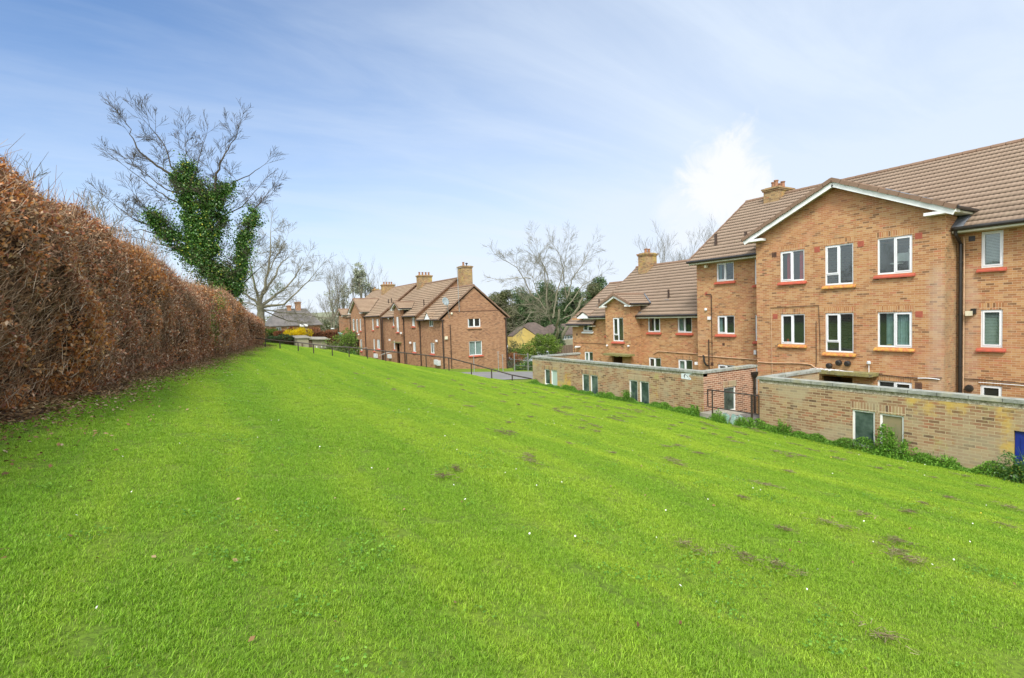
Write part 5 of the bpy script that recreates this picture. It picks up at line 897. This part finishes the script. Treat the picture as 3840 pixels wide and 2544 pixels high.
def shrub(name, label, cat, cs, rs, n, mat, sz=.10, twn=120, group=None, bark='bark', up=.8, clump=(3, -.9)):
    cs = np.array(cs, float); z0 = float(H(cs[:, 0].mean(), cs[:, 1].mean())); P_ = thing(name, label, cat, (cs[:, 0].mean(), cs[:, 1].mean(), z0), group); r = np.random.default_rng(int(abs(cs.sum()*100)) % 99991)
    P = clumpy(blob_points(cs, rs, n, r, .35), *clump); P = P[P[:, 2] > H(P[:, 0], P[:, 1])]; V, F = leaf_quads(P, sz, r); np_mesh('foliage', V, F, mat, P_)
    i = r.integers(0, len(cs), twn); A = cs[i]+r.normal(size=(twn, 3))*np.array([.2, .2, 0])*np.array(rs)[i][:, None]; A[:, 2] = H(A[:, 0], A[:, 1])-.05; B = cs[i]+rnd_dirs(twn, r)*np.array(rs)[i][:, None]*1.12; B[:, 2] = np.abs(B[:, 2]-A[:, 2])*up+A[:, 2]; V, F = sticks(A, B, .014, .004); np_mesh('stems', V, F, bark, P_); return P_
shrub('green_shrub', 'bushy green shrub just beyond the railing, left of the far terrace', 'shrub', [(9.6, 44, -2.6), (10.4, 44, -2.3), (11.2, 44.2, -2.5), (10.2, 44, -1.7), (11.0, 44, -1.55), (9.4, 44, -1.9), (10.9, 44.3, -1.0)], [.8, .9, .8, .6, .65, .5, .45], 7500, 'shrub_leaf', .11)
shrub('dark_shrub', 'low dark green bush under the green shrub beside the far railing posts', 'shrub', [(9.9, 43.2, -3.0), (10.8, 43.2, -3.1), (8.9, 43.4, -2.8)], [.7, .75, .5], 2600, 'ivy_leaf', .11)
shrub('forsythia', 'bright yellow flowering forsythia beyond the railing behind the shed', 'shrub', [(6.95, 47.4, -1.5), (7.1, 47.3, -1.05), (7.5, 47.6, -1.3), (8.0, 47.8, -.95), (8.4, 47.8, -.95), (7.8, 47.7, -1.1)], [.6, .6, .58, .5, .48, .5], 11000, 'forsythia_flower', .09, 160, up=1.0)
G5 = 'clipped hedges beyond the shed'
def hedge_box(label, x0, x1, y, h, mat, seed, zb=None, group=G5, th=.9, n=5200, sz=.12, top=0.):
    r = np.random.default_rng(seed); zc = float(H((x0+x1)/2, y)) if zb is None else zb; P_ = thing('garden_hedge', label, 'hedge', ((x0+x1)/2, y, zc), group); x = x0+(x1-x0)*r.random(n); yy = y+th*(r.random(n)-.5); hh_ = h*(1+.10*np.sin(x*2.3+seed)+.06*np.sin(x*5.1)); z = zc+hh_*r.random(n)**.7; P = np.stack([x, yy, z], 1)+r.normal(size=(n, 3))*.05; V, F = leaf_quads(P, sz, r); np_mesh('foliage', V, F, mat, P_); m_ = MB(); m_.box(x0+.1, x1-.1, y-th*.28, y+th*.28, zc-.5, zc+h*.82); m_.build('inner_branches', 'hedge_core', P_); return P_
hedge_box('olive-green garden hedge at the far end of the beech hedge', 4.9, 7.2, 52, 1.75, 'shrub_leaf', 71, -2.3); hedge_box('rusty brown garden hedge left of the forsythia', 6.2, 7.9, 50.5, 1.6, 'red_brown_leaf', 72, -2.3); hedge_box('rusty brown garden hedge right of the forsythia below the farmhouse', 9.0, 12.2, 53, 1.75, 'red_brown_leaf', 73, -2.55); hedge_box('olive hedge running between the shed and the green shrub', 10.5, 14.8, 56, 1.9, 'olive_leaf', 74, -3.2, n=7000); hedge_box('dark low hedge behind the left end of the railing', 3.9, 7.2, 46.5, .85, 'dark_leaf', 75, -1.95, n=3600)
# ================================================================== the gap between the blocks
shrub('green_shrub', 'large spring-green shrub in the gap between the two blocks, below the large bare tree', 'shrub', [(30.6, 46, -3.6), (32.0, 46, -3.4), (33.0, 46, -3.5), (31.2, 46, -2.8), (32.4, 46, -2.8), (29.4, 46, -3.9), (28.2, 45.6, -4.1)], [1.1, 1.1, .9, .8, .75, .9, .8], 11000, 'shrub_leaf', .15, 200)
shrub('red_brown_shrub', 'rusty brown shrub at the corner of the terrace gable', 'shrub', [(24.9, 43, -4.0), (25.6, 42.8, -4.1), (26.5, 42.8, -4.0)], [.6, .65, .6], 3200, 'red_brown_leaf', .11)
shrub('dark_shrub', 'low dark green bush at the roadside behind the thin white posts', 'shrub', [(25.3, 40, -4.7), (25.9, 40, -4.6), (24.7, 40.2, -4.8)], [.45, .5, .35], 2300, 'ivy_leaf', .10); shrub('small_green_shrub', 'small bright green bush right of the dark roadside bush', 'shrub', [(26.9, 40, -4.6), (27.4, 40, -4.65)], [.45, .4], 1500, 'weed_leaf', .10)
shrub('tangled_shrub', 'olive tangle of stems and leaves between the yellow gable and the terrace wall', 'shrub', [(27.4, 47, -3.6), (28.4, 47, -3.5), (26.6, 47, -3.7), (29.4, 47.5, -3.8)], [.9, .9, .8, .8], 5200, 'olive_leaf', .12, 200)
fp = thing('wire_fence', 'pale wire fence on thin posts crossing the gap beside the road', 'fence', (28, 39.3, -5))
for x in (23.9, 25.3, 26.4, 28.2, 30.2): mb = MB(); z = float(H(x, 39.3)); mb.box(x-.04, x+.04, 39.26, 39.34, z-.3, z+1.55); mb.build('post', 'galvanised', fp)
for dz in (.5, 1.0, 1.5): mb = MB(); mb.tube([(23.9, 39.3, float(H(23.9, 39.3))+dz), (30.2, 39.3, float(H(30.2, 39.3))+dz)], .012, 4); mb.build('wire', 'galvanised', fp)
for i, (x, y, h, lb) in enumerate(((21.75, 37.6, 1.5, 'thin pale washing-line post right of the lower gable window, nearer of the right-hand pair'), (21.9, 38.6, 1.7, 'thin pale washing-line post right of the lower gable window, farther of the right-hand pair'), (19.3, 38.0, 1.35, 'thin pale washing-line post directly below the lower gable window'))): mb = MB(); z = float(H(x, y)); mb.tube([(x, y, z-.1), (x, y, z+h)], .03, 8); mb.tube([(x-.12, y, z+h-.04), (x+.12, y, z+h-.04)], .015, 5); tag(mb.build('washing_line_post', 'galvanised'), lb, 'post', 'washing-line posts by the gable')
def cottage(name, label, cat, x0, x1, y0, y1, zb, ze, zr, wallm, roofm, axis='Y', wins=(), oh=.3):
    P_ = thing(name, label, cat, ((x0+x1)/2, (y0+y1)/2, zb)); w = MB(); F_ = Fr('Y', y0); F_.panel(w, x0, x1, zb, ze, [q_[:4] for q_ in wins], .1)
    w.face([(x0, y0, zb), (x0, y1, zb), (x0, y1, ze), (x0, y0, ze)]); w.face([(x1, y0, zb), (x1, y1, zb), (x1, y1, ze), (x1, y0, ze)]); w.face([(x0, y1, zb), (x1, y1, zb), (x1, y1, ze), (x0, y1, ze)])
    r = MB()
    if axis == 'Y':
        xm = (x0+x1)/2
        for y in (y0, y1): w.face([(x0, y, ze), (x1, y, ze), (xm, y, zr-.08)])
        sl_ = (zr-ze)/(xm-x0)
        for s_ in (1, -1): xe = xm-s_*(xm-x0+oh); z_ = ze-oh*sl_; r.box8([(xe, y0-oh, z_), (xm, y0-oh, zr), (xm, y1+oh, zr), (xe, y1+oh, z_), (xe, y0-oh, z_+.09), (xm, y0-oh, zr+.09), (xm, y1+oh, zr+.09), (xe, y1+oh, z_+.09)])
    else:
        ym = (y0+y1)/2; hip = 1.2
        for (ya, s_) in ((y0, 1), (y1, -1)): ye = ya-s_*oh; r.box8([(x0-oh, ye, ze-.1), (x1+oh, ye, ze-.1), (x1-hip, ym, zr), (x0+hip, ym, zr), (x0-oh, ye, ze), (x1+oh, ye, ze), (x1-hip, ym, zr+.1), (x0+hip, ym, zr+.1)])
        r.face([(x0-oh, y0-oh, ze), (x0+hip, ym, zr+.1), (x0-oh, y1+oh, ze)]); r.face([(x1+oh, y0-oh, ze), (x1-hip, ym, zr+.1), (x1+oh, y1+oh, ze)])
    w.build('wall', wallm, P_); r.build('roof', roofm, P_)
    for q_ in wins: window(P_, F_, *q_[:5], None, lintel=None, frm='white_upvc')
    return P_
cottage('yellow_house', 'small house end with a yellow rendered gable in the gap between the two blocks', 'house', 36.4, 40.0, 60, 61.4, -5.6, -2.85, -1.68, 'yellow_render', 'roof_brown', 'Y', [], .02)
cottage('bungalow', 'low bungalow with a brown roof and a band of white windows beside the brick wing', 'house', 46.3, 53, 64, 70, -5.6, -3.2, -1.7, 'cream_render', 'roof_brown', 'X', [(46.6, 47.2, -4.5, -3.35, '1'), (47.5, 48.3, -3.9, -3.35, '2P'), (48.4, 49.4, -3.9, -3.35, '2P')], .25)
cottage('brown_roofed_house', 'plain brown-roofed house behind the yellow gable', 'house', 43.4, 47.2, 66, 72, -5.6, -3.0, -1.35, 'cream_render', 'roof_brown', 'X', [], .25)
tf = thing('timber_fence', 'brown timber fence in front of the bungalow beside the brick wing', 'fence', (35, 47, -5))
for i in range(9):
    x = 33.6+i*.36; mb = MB(); mb.box(x, x+.33, 46.96, 47.0+.02*(i % 2), -5.2, -3.5); mb.build('fence_board', 'fence_timber', tf)
mb = MB(); mb.box(33.5, 36.9, 47.03, 47.08, -3.75, -3.65); mb.build('rail', 'fence_timber', tf)
# ================================================================== farmhouse, shed, lamp, far wood
fh = cottage('farmhouse', "old farmhouse with dark grey roof and two brick chimneys beyond the railing's left end", 'house', 8.9, 15.0, 75, 81, -3.6, -.42, 1.75, 'brick_farm', 'roof_dark', 'X', [(12.5, 13.2, -1.5, -.65, '2P'), (9.5, 10.1, -1.2, -.6, '2P'), (10.8, 11.4, -1.3, -.65, '2P')], .3)
chimney(fh, 12.45, 13.1, 77.6, 78.4, .9, 2.72, [(12.78, 78)], .02, 'brick_farm', .12); chimney(fh, 11.35, 11.85, 77.6, 78.4, .9, 2.25, [(11.6, 78)], .02, 'brick_farm', .1); mb = MB(); mb.box(12.35, 13.35, 74.6, 74.98, -.62, -.30); mb.build('porch', 'white_upvc', fh)
sh = thing('garden_shed', 'flat-roofed cream and brown shed beyond the railing in front of the forsythia', 'shed', (8.3, 45, -2.6))
mb = MB(); mb.box(7.15, 8.05, 45, 46.6, -3.2, -1.30); mb.box(8.35, 9.5, 45.05, 46.6, -3.2, -1.42); mb.build('wall', 'cream_render', sh); mb = MB(); mb.box(8.05, 8.35, 45.1, 46.6, -3.2, -1.36); mb.box(7.5, 7.62, 44.95, 45, -3.1, -1.75); mb.build('timber_door', 'fence_timber', sh); mb = MB(); mb.box8([(7.05, 44.9, -1.30), (8.2, 44.9, -1.34), (8.2, 46.8, -1.20), (7.05, 46.8, -1.16), (7.05, 44.9, -1.23), (8.2, 44.9, -1.27), (8.2, 46.8, -1.13), (7.05, 46.8, -1.09)]); mb.box8([(8.1, 44.85, -1.44), (9.7, 44.85, -1.55), (9.7, 46.8, -1.40), (8.1, 46.8, -1.30), (8.1, 44.85, -1.38), (9.7, 44.85, -1.49), (9.7, 46.8, -1.34), (8.1, 46.8, -1.24)]); mb.build('roof', 'concrete', sh); mb = MB(); mb.box(8.62, 8.70, 44.99, 45.05, -3.1, -2.0); mb.box(9.0, 9.08, 44.99, 45.05, -3.1, -2.0); mb.box(9.3, 9.36, 44.99, 45.05, -3.1, -2.0); mb.build('frame', 'white_paint', sh)
mb = MB(); mb.tube([(18.83, 85, -5.4), (18.83, 85, -1.3)], [.07, .04], 8); lp = mb.build('street_lamp', 'galvanised'); tag(lp, 'small grey street lamp among the bare trunks left of the far terrace', 'street lamp'); mb = MB(); mb.lathe((18.83, 85, -1.3), [(.05, 0), (.28, .05), (.22, .16), (0, .2)], 12); mb.build('lamp_head', 'meter_white', lp)
mb = MB(); mb.box(13.8, 14.75, 62, 62.9, -3.6, -1.55); mb.box(13.75, 14.8, 61.95, 62.95, -1.55, -1.38); tag(mb.build('storage_cabin', 'teal_cover'), 'small pale teal cabin roof behind the green shrub', 'cabin')
# far wooded skyline
r = np.random.default_rng(88); Pw = []; 
for (x0, x1, yb, hb, n) in ((-60, 26, 190, 5.2, 9000), (10, 40, 150, 4.2, 5000), (60, 190, 170, 9.5, 15000), (-120, 260, 300, 9.0, 16000), (4, 40, 112, 4.6, 9000)):
    k = int((x1-x0)/3.2); cx = np.linspace(x0, x1, k)+r.normal(size=k)*1.2; cyy = yb+r.normal(size=k)*5; hz = hb*(.65+.45*r.random(k)); cc_ = np.stack([cx, cyy, -6+hz*.6], 1); P = blob_points(np.repeat(cc_, 2, 0)+r.normal(size=(2*k, 3))*np.array([1.5, 1, 1.2]), np.repeat(2.2+1.3*r.random(k), 2), n, r, .5, (1, 1, hb*.22)); Pw.append(P)
P = np.concatenate(Pw); V, F = leaf_quads(P, 1.0, r, .7); tag(np_mesh('distant_wood', V, F, 'wood_far'), 'grey-green belt of distant woodland along the skyline', 'woodland', kind='stuff')
hm = MB()
for (x0, x1, y, z1) in ((-400, 26, 330, -.5), (26, 45, 200, -2), (45, 700, 280, 3.5)):
    n = 30; xs = np.linspace(x0, x1, n); zs = z1+1.0*np.sin(xs*.03)+.5*np.sin(xs*.11)
    for i in range(n-1): hm.face([(xs[i], y-40, -8), (xs[i+1], y-40, -8), (xs[i+1], y, zs[i+1]), (xs[i], y, zs[i])])
tag(hm.build('hills', 'wood_far'), kind='structure')
# scrub between the garden and the wood
shrub('scrub', 'grey tangle of scrub beyond the hedges left of the far terrace', 'scrub', [(17, 100, -2.5), (20, 102, -2.2), (14, 104, -2.4), (23, 100, -2.5), (26, 98, -3), (17.5, 90, -3)], [2.6, 2.8, 2.6, 2.6, 2.2, 2.0], 6500, 'olive_leaf', .4, 300)
bd = MB(); bd.bar((8.7, 49.9, 31.02), (9.0, 50, 31.1), .08, .05); bd.face([(8.85, 50, 31.08), (8.7, 50.1, 31.3), (8.6, 50, 31.28)]); bd.face([(8.9, 50, 31.08), (9.1, 50.1, 31.32), (9.2, 50, 31.28)]); tag(bd.build('bird', 'bird_black'), 'tiny dark bird high in the sky', 'bird')

# ================================================================== grass
def tuft_mesh(name, seed, nb, size, hmin, hmax, wb, spread=.5):
    r = np.random.default_rng(seed); kc = 15; cc = (r.random((kc, 2))-.5)*size; ci = r.integers(0, kc, nb); ch = .45+.75*r.random(kc); base = np.where(r.random((nb, 1)) < .55, cc[ci]+r.normal(size=(nb, 2))*.014, (r.random((nb, 2))-.5)*size); az = r.random(nb)*2*np.pi; h = (hmin+(hmax-hmin)*r.random(nb)**1.4)*ch[ci]; le = spread*(.3+r.random(nb))*h; dx = np.cos(az); dy = np.sin(az); px = -dy; py = dx; w = wb*(.7+.6*r.random(nb)); z0 = -.012
    A = np.stack([base[:, 0]-px*w, base[:, 1]-py*w, np.full(nb, z0)], 1); B = np.stack([base[:, 0]+px*w, base[:, 1]+py*w, np.full(nb, z0)], 1); mx_ = base[:, 0]+dx*le*.35; my_ = base[:, 1]+dy*le*.35
    C_ = np.stack([mx_+px*w*.8, my_+py*w*.8, h*.6], 1); D_ = np.stack([mx_-px*w*.8, my_-py*w*.8, h*.6], 1); E1 = np.stack([base[:, 0]+dx*le+px*w*.15, base[:, 1]+dy*le+py*w*.15, h], 1); E2 = np.stack([base[:, 0]+dx*le-px*w*.15, base[:, 1]+dy*le-py*w*.15, h], 1)
    V = np.stack([A, B, C_, D_, E1, E2], 1).reshape(-1, 3); b = np.arange(nb)*6; F = np.concatenate([np.stack([b, b+1, b+2, b+3], 1), np.stack([b+3, b+2, b+4, b+5], 1)])
    me = bpy.data.meshes.new(name); me.vertices.add(len(V)); me.vertices.foreach_set('co', V.astype(np.float32).ravel()); me.loops.add(F.size); me.loops.foreach_set('vertex_index', F.astype(np.int32).ravel()); me.polygons.add(len(F)); me.polygons.foreach_set('loop_start', np.arange(0, F.size, 4, dtype=np.int32)); me.polygons.foreach_set('loop_total', np.full(len(F), 4, np.int32)); me.materials.append(M['grass_blade']); me.update(calc_edges=True)
    return bpy.data.objects.new(name, me)
tc_ = bpy.data.collections.new('grass_tufts')
NV = 8
for i in range(NV): tc_.objects.link(tuft_mesh('tuft_%d' % i, 100+i, [330, 350, 330, 280, 310, 350, 200, 190][i], [.26, .26, .28, .26, .27, .25, .22, .2][i], .012, [.025, .028, .023, .030, .025, .023, .042, .036][i], [.0015, .0015, .0017, .0018, .0015, .0015, .0022, .0028][i], [1.2, 1.0, 1.4, 1.2, 1.0, 1.5, 1.0, 1.3][i]))
r = np.random.default_rng(5); pts = []
for (y0, y1, dens) in ((-1.5, 6, 74), (6, 12, 66), (12, 20, 52), (20, 40, 38)):
    n = int((16+.0-(-4.2))*(y1-y0)*dens); x = -4.2+20*r.random(n); y = y0+(y1-y0)*r.random(n); k = (x > hx(y)+.26+.14*np.sin(y*2.1)+.1*np.sin(y*5.3)+.10*r.normal(size=n)) & (x < np.interp(y, cy_, cx_)-.05)
    dcam = x*.516+y*.855; side = x*.855-y*.518; k &= (dcam > .35) & (np.abs(side) < dcam*1.08+1.2); x, y = x[k], y[k]; pts.append(np.stack([x, y, H(x, y)], 1))
P = np.concatenate(pts)
# fringe beyond the railing
n = 9000; x = 3.5+14*r.random(n); y = 34+16*r.random(n); P = np.concatenate([P, np.stack([x, y, H(x, y)], 1)])
me = bpy.data.meshes.new('grass'); me.vertices.add(len(P)); me.vertices.foreach_set('co', P.astype(np.float32).ravel())
at = me.attributes.new('yaw', 'FLOAT', 'POINT'); at.data.foreach_set('value', (r.random(len(P))*6.283).astype(np.float32))
dd = np.hypot(P[:, 0], P[:, 1]); lush = np.sin(P[:, 0]*1.9+1)*np.sin(P[:, 1]*1.3)+np.sin(P[:, 0]*.6+P[:, 1]*.9)
at = me.attributes.new('scl', 'FLOAT', 'POINT'); at.data.foreach_set('value', ((.75+.5*r.random(len(P)))*np.interp(dd, [0, 10, 40], [1.0, 1.0, 1.25])).astype(np.float32))
pick = r.integers(0, 6, len(P)); big_ = (lush+r.normal(size=len(P))*1.0 > 1.9); pick = np.where(big_, 6+r.integers(0, 2, len(P)), pick)
e_ = .12; gxn = (H(P[:, 0]+e_, P[:, 1])-H(P[:, 0]-e_, P[:, 1]))/(2*e_); gyn = (H(P[:, 0], P[:, 1]+e_)-H(P[:, 0], P[:, 1]-e_))/(2*e_); nr_ = np.stack([-gxn, -gyn, np.ones(len(P))], 1); nr_ /= np.linalg.norm(nr_, axis=1, keepdims=True)
at = me.attributes.new('nrm', 'FLOAT_VECTOR', 'POINT'); at.data.foreach_set('vector', nr_.astype(np.float32).ravel())
at = me.attributes.new('pick', 'INT', 'POINT'); at.data.foreach_set('value', pick.astype(np.int32))
go = bpy.data.objects.new('grass', me); COL.objects.link(go); tag(go, 'short mown spring grass covering the sloping lawn', 'grass', kind='stuff')
def scatter(o, coll, normal=(.157, -.02, .987)):
    ng = bpy.data.node_groups.new('scatter_'+o.name, 'GeometryNodeTree'); ng.interface.new_socket('Geometry', in_out='INPUT', socket_type='NodeSocketGeometry'); ng.interface.new_socket('Geometry', in_out='OUTPUT', socket_type='NodeSocketGeometry'); N_ = ng.nodes; Lk = ng.links
    gi = N_.new('NodeGroupInput'); go_ = N_.new('NodeGroupOutput'); ci = N_.new('GeometryNodeCollectionInfo'); ci.inputs[0].default_value = coll; ci.inputs['Separate Children'].default_value = True; ci.inputs['Reset Children'].default_value = True
    io = N_.new('GeometryNodeInstanceOnPoints'); io.inputs['Pick Instance'].default_value = True
    def attr(nm, t): a = N_.new('GeometryNodeInputNamedAttribute'); a.data_type = t; a.inputs[0].default_value = nm; return a.outputs['Attribute']
    cx = N_.new('ShaderNodeCombineXYZ'); Lk.new(attr('yaw', 'FLOAT'), cx.inputs[2]); al = N_.new('FunctionNodeAlignRotationToVector'); al.axis = 'Z'; Lk.new(cx.outputs[0], al.inputs['Rotation']); Lk.new(attr('nrm', 'FLOAT_VECTOR'), al.inputs['Vector'])
    Lk.new(gi.outputs[0], io.inputs['Points']); Lk.new(ci.outputs[0], io.inputs['Instance']); Lk.new(attr('pick', 'INT'), io.inputs['Instance Index']); Lk.new(al.outputs[0], io.inputs['Rotation']); Lk.new(attr('scl', 'FLOAT'), io.inputs['Scale']); Lk.new(io.outputs[0], go_.inputs[0])
    m_ = o.modifiers.new('scatter', 'NODES'); m_.node_group = ng
scatter(go, tc_)
# mown clippings lying in rows, daisies, fallen leaves
r = np.random.default_rng(12); cen = []
rows = [(5.2, 0), (6.3, .3), (7.3, .1), (8.4, .2), (9.4, .2), (10.4, 0), (11.5, .1), (12.5, 0), (13.4, 0), (14.3, .1)]
for (x0, ph) in rows:
    y = 1.5+r.random()*2
    while y < 22:
        wgt = np.clip((x0-3)/7, .15, 1)*np.interp(y, [0, 14, 22], [1, .9, .35])
        if r.random() < .46*wgt+.04: cen.append((x0+.32*r.normal()+.15*math.sin(y*.6+ph*9), y, .05+.11*r.random(), .10+.30*r.random()**1.5))
        y += .25+.55*r.random()
cen += [(2.55, 5.9, .10, .22), (2.8, 6.15, .06, .18), (3.9, 3.3, .12, .22), (4.2, 3.0, .12, .25), (4.35, 2.7, .10, .2), (3.95, 1.75, .10, .2), (4.9, 8.6, .14, .4), (5.2, 8.8, .12, .3), (4.2, 6.6, .10, .3), (4.4, 6.9, .08, .25), (6.3, 3.3, .12, .3), (6.1, 2.6, .10, .25)]
A = []; B = []
for (cx, cy, sx_, sy_) in cen:
    n = int(800*(sx_*sy_)**.5*1.1); px = cx+sx_*.55*r.normal(size=n); py = cy+sy_*.42*r.normal(size=n); px = px+.25*(py-cy)*np.sin(cx*7+cy*3); kk = np.sin(px*31+cx*5)+np.sin(py*27+cy*3)+.8*r.normal(size=n) > -.1; px, py = px[kk], py[kk]; n = len(px); z = H(px, py)+.040+.028*r.random(n); an = r.random(n)*6.28; ln = .03+.05*r.random(n); d = np.stack([np.cos(an)*ln, np.sin(an)*ln, (r.random(n)-.5)*.025], 1); p = np.stack([px, py, z], 1); A.append(p-d/2); B.append(p+d/2)
V, F = sticks(np.concatenate(A), np.concatenate(B), .0028, .0018); tag(np_mesh('grass_clippings', V, F, 'dry_grass'), 'dried grey-brown grass clippings scattered in rows over the lawn', 'grass clippings', kind='stuff')
n = 420; x = -2+17*r.random(n); y = 2.2+26*r.random(n); k = x > hx(y)+.3; x, y = x[k], y[k]; n = len(x); V = []; F = []
for i in range(n):
    rr_ = .005+.005*r.random(); z = float(H(x[i], y[i]))+.045; a0 = r.random()*6; b = len(V); V += [(x[i]+rr_*math.cos(a0+t*1.0472), y[i]+rr_*math.sin(a0+t*1.0472), z+.006*math.sin(t)) for t in range(6)]; F += [(b, b+1, b+2, b+3), (b, b+3, b+4, b+5)]
tag(np_mesh('daisies', np.array(V), np.array(F), 'daisy'), 'tiny white daisies dotted through the lawn', 'daisies', kind='stuff')
n = 170; x = -2+13*r.random(n)**1.3; y = 1.2+12*r.random(n)**1.5; k = x > hx(y); x, y = x[k], y[k]; P = np.stack([x, y, H(x, y)+.035], 1); V, F = leaf_quads(P, .038, r, N=np.array([[0, 0, 1.]]), flat=.6); tag(np_mesh('fallen_leaves', V, F, 'litter_leaf'), 'single dry brown leaves lying on the lawn', 'fallen leaves', kind='stuff')
# clover and broad leaves in the foreground
n = 90000; x = -3+14*r.random(n); y = 1.0+11*r.random(n)**1.25; f = .5*np.sin(x*2.1+.5)+.5*np.sin(y*1.7+x*.8)+.55*fsum(_F3, x, y)+r.normal(size=n)*.25-.04*np.abs(x-1); k = (x > hx(y)+.2) & (f > .95); x, y = x[k], y[k]; P = np.stack([x, y, H(x, y)+.028+.022*r.random(len(x))], 1); V, F = leaf_quads(P, .022, r, .9, N=np.array([[0, 0, 1.]]), flat=.65, fold=.1); tag(np_mesh('clover', V, F, 'weed_leaf'), 'patches of clover and small round leaves in the foreground lawn', 'clover', kind='stuff')
# weeds along the foot of the stores
Pw = []; n = 62000; y = 24*r.random(n); k = ~((y > 10.9) & (y < 12.2) & (r.random(n) < .8)); y = y[k]; n = len(y); hgt = .18+.07*np.sin(y*1.9)+.08*np.sin(y*4.3+1)+.05*np.sin(y*9.7); hgt = np.clip(hgt, .08, .5)*np.interp(y, [0, 12, 24], [1.25, 1.0, .7]); t = r.random(n); x = 15.66-np.abs(r.normal(size=n))*.20*(1.4-t); Pw.append(np.stack([x, y, H(x, y)+t*hgt], 1)); P = np.concatenate(Pw); V, F = leaf_quads(P, .05, r, .4)
tag(np_mesh('weeds', V, F, 'weed_leaf'), 'ragged strip of green weeds along the foot of the low brick stores', 'weeds', kind='stuff')
def weed(label, y, h, w_, n, mat='weed_leaf', x=15.45): 
    z = float(H(x, y)); P_ = thing('weed_clump', label, 'weed clump', (x, y, z), 'weed clumps against the low stores'); rr_ = np.random.default_rng(int(y*100)); t = rr_.random(n)**1.5; sp_ = y+w_*1.3*(rr_.random(9)-.5); kx = rr_.integers(0, 9, n); hk = (.45+.6*rr_.random(9))[kx]; P = np.stack([x+w_*.3*rr_.normal(size=n)*(1.1-t*.7), sp_[kx]+w_*.22*rr_.normal(size=n)*(1.1-t*.8), z+h*t*hk*1.1], 1); P[:, 0] = np.minimum(P[:, 0], 15.68); V, F = leaf_quads(P, .06, rr_, .5); np_mesh('foliage', V, F, mat, P_); m_ = 40; A = np.stack([x+.1*rr_.normal(size=m_), y+.15*rr_.normal(size=m_), np.full(m_, z-.03)], 1); B = np.stack([x+w_*.3*rr_.normal(size=m_), y+w_*.45*rr_.normal(size=m_), z+h*(.5+.55*rr_.random(m_))], 1); V, F = sticks(A, B, .004, .002); np_mesh('stems', V, F, mat, P_)
weed('tall weed clump covering the right pane of the near store window', 6.62, .82, .42, 2600); weed('dark green bush at the foot of the blue door', 3.9, .75, .8, 3600, 'ivy_leaf', 15.3); weed('weed clump near the left end of the near store', 9.55, .42, .25, 900); weed('weed clump right of the near store window pair', 5.7, .36, .6, 1500); weed('weed clump in front of the guard rail, left side', 11.75, .42, .35, 1400, 'weed_leaf', 15.2); weed('weed clump in front of the guard rail, right side', 10.75, .36, .4, 1300, 'weed_leaf', 15.2); weed('weed clump at the right corner of the far store', 12.95, .40, .3, 1000); weed('spiky weed clump under the right-hand windows of the far store', 16.4, .50, .4, 1300); weed('weed clump below the middle windows of the far store', 18.0, .3, .5, 900)
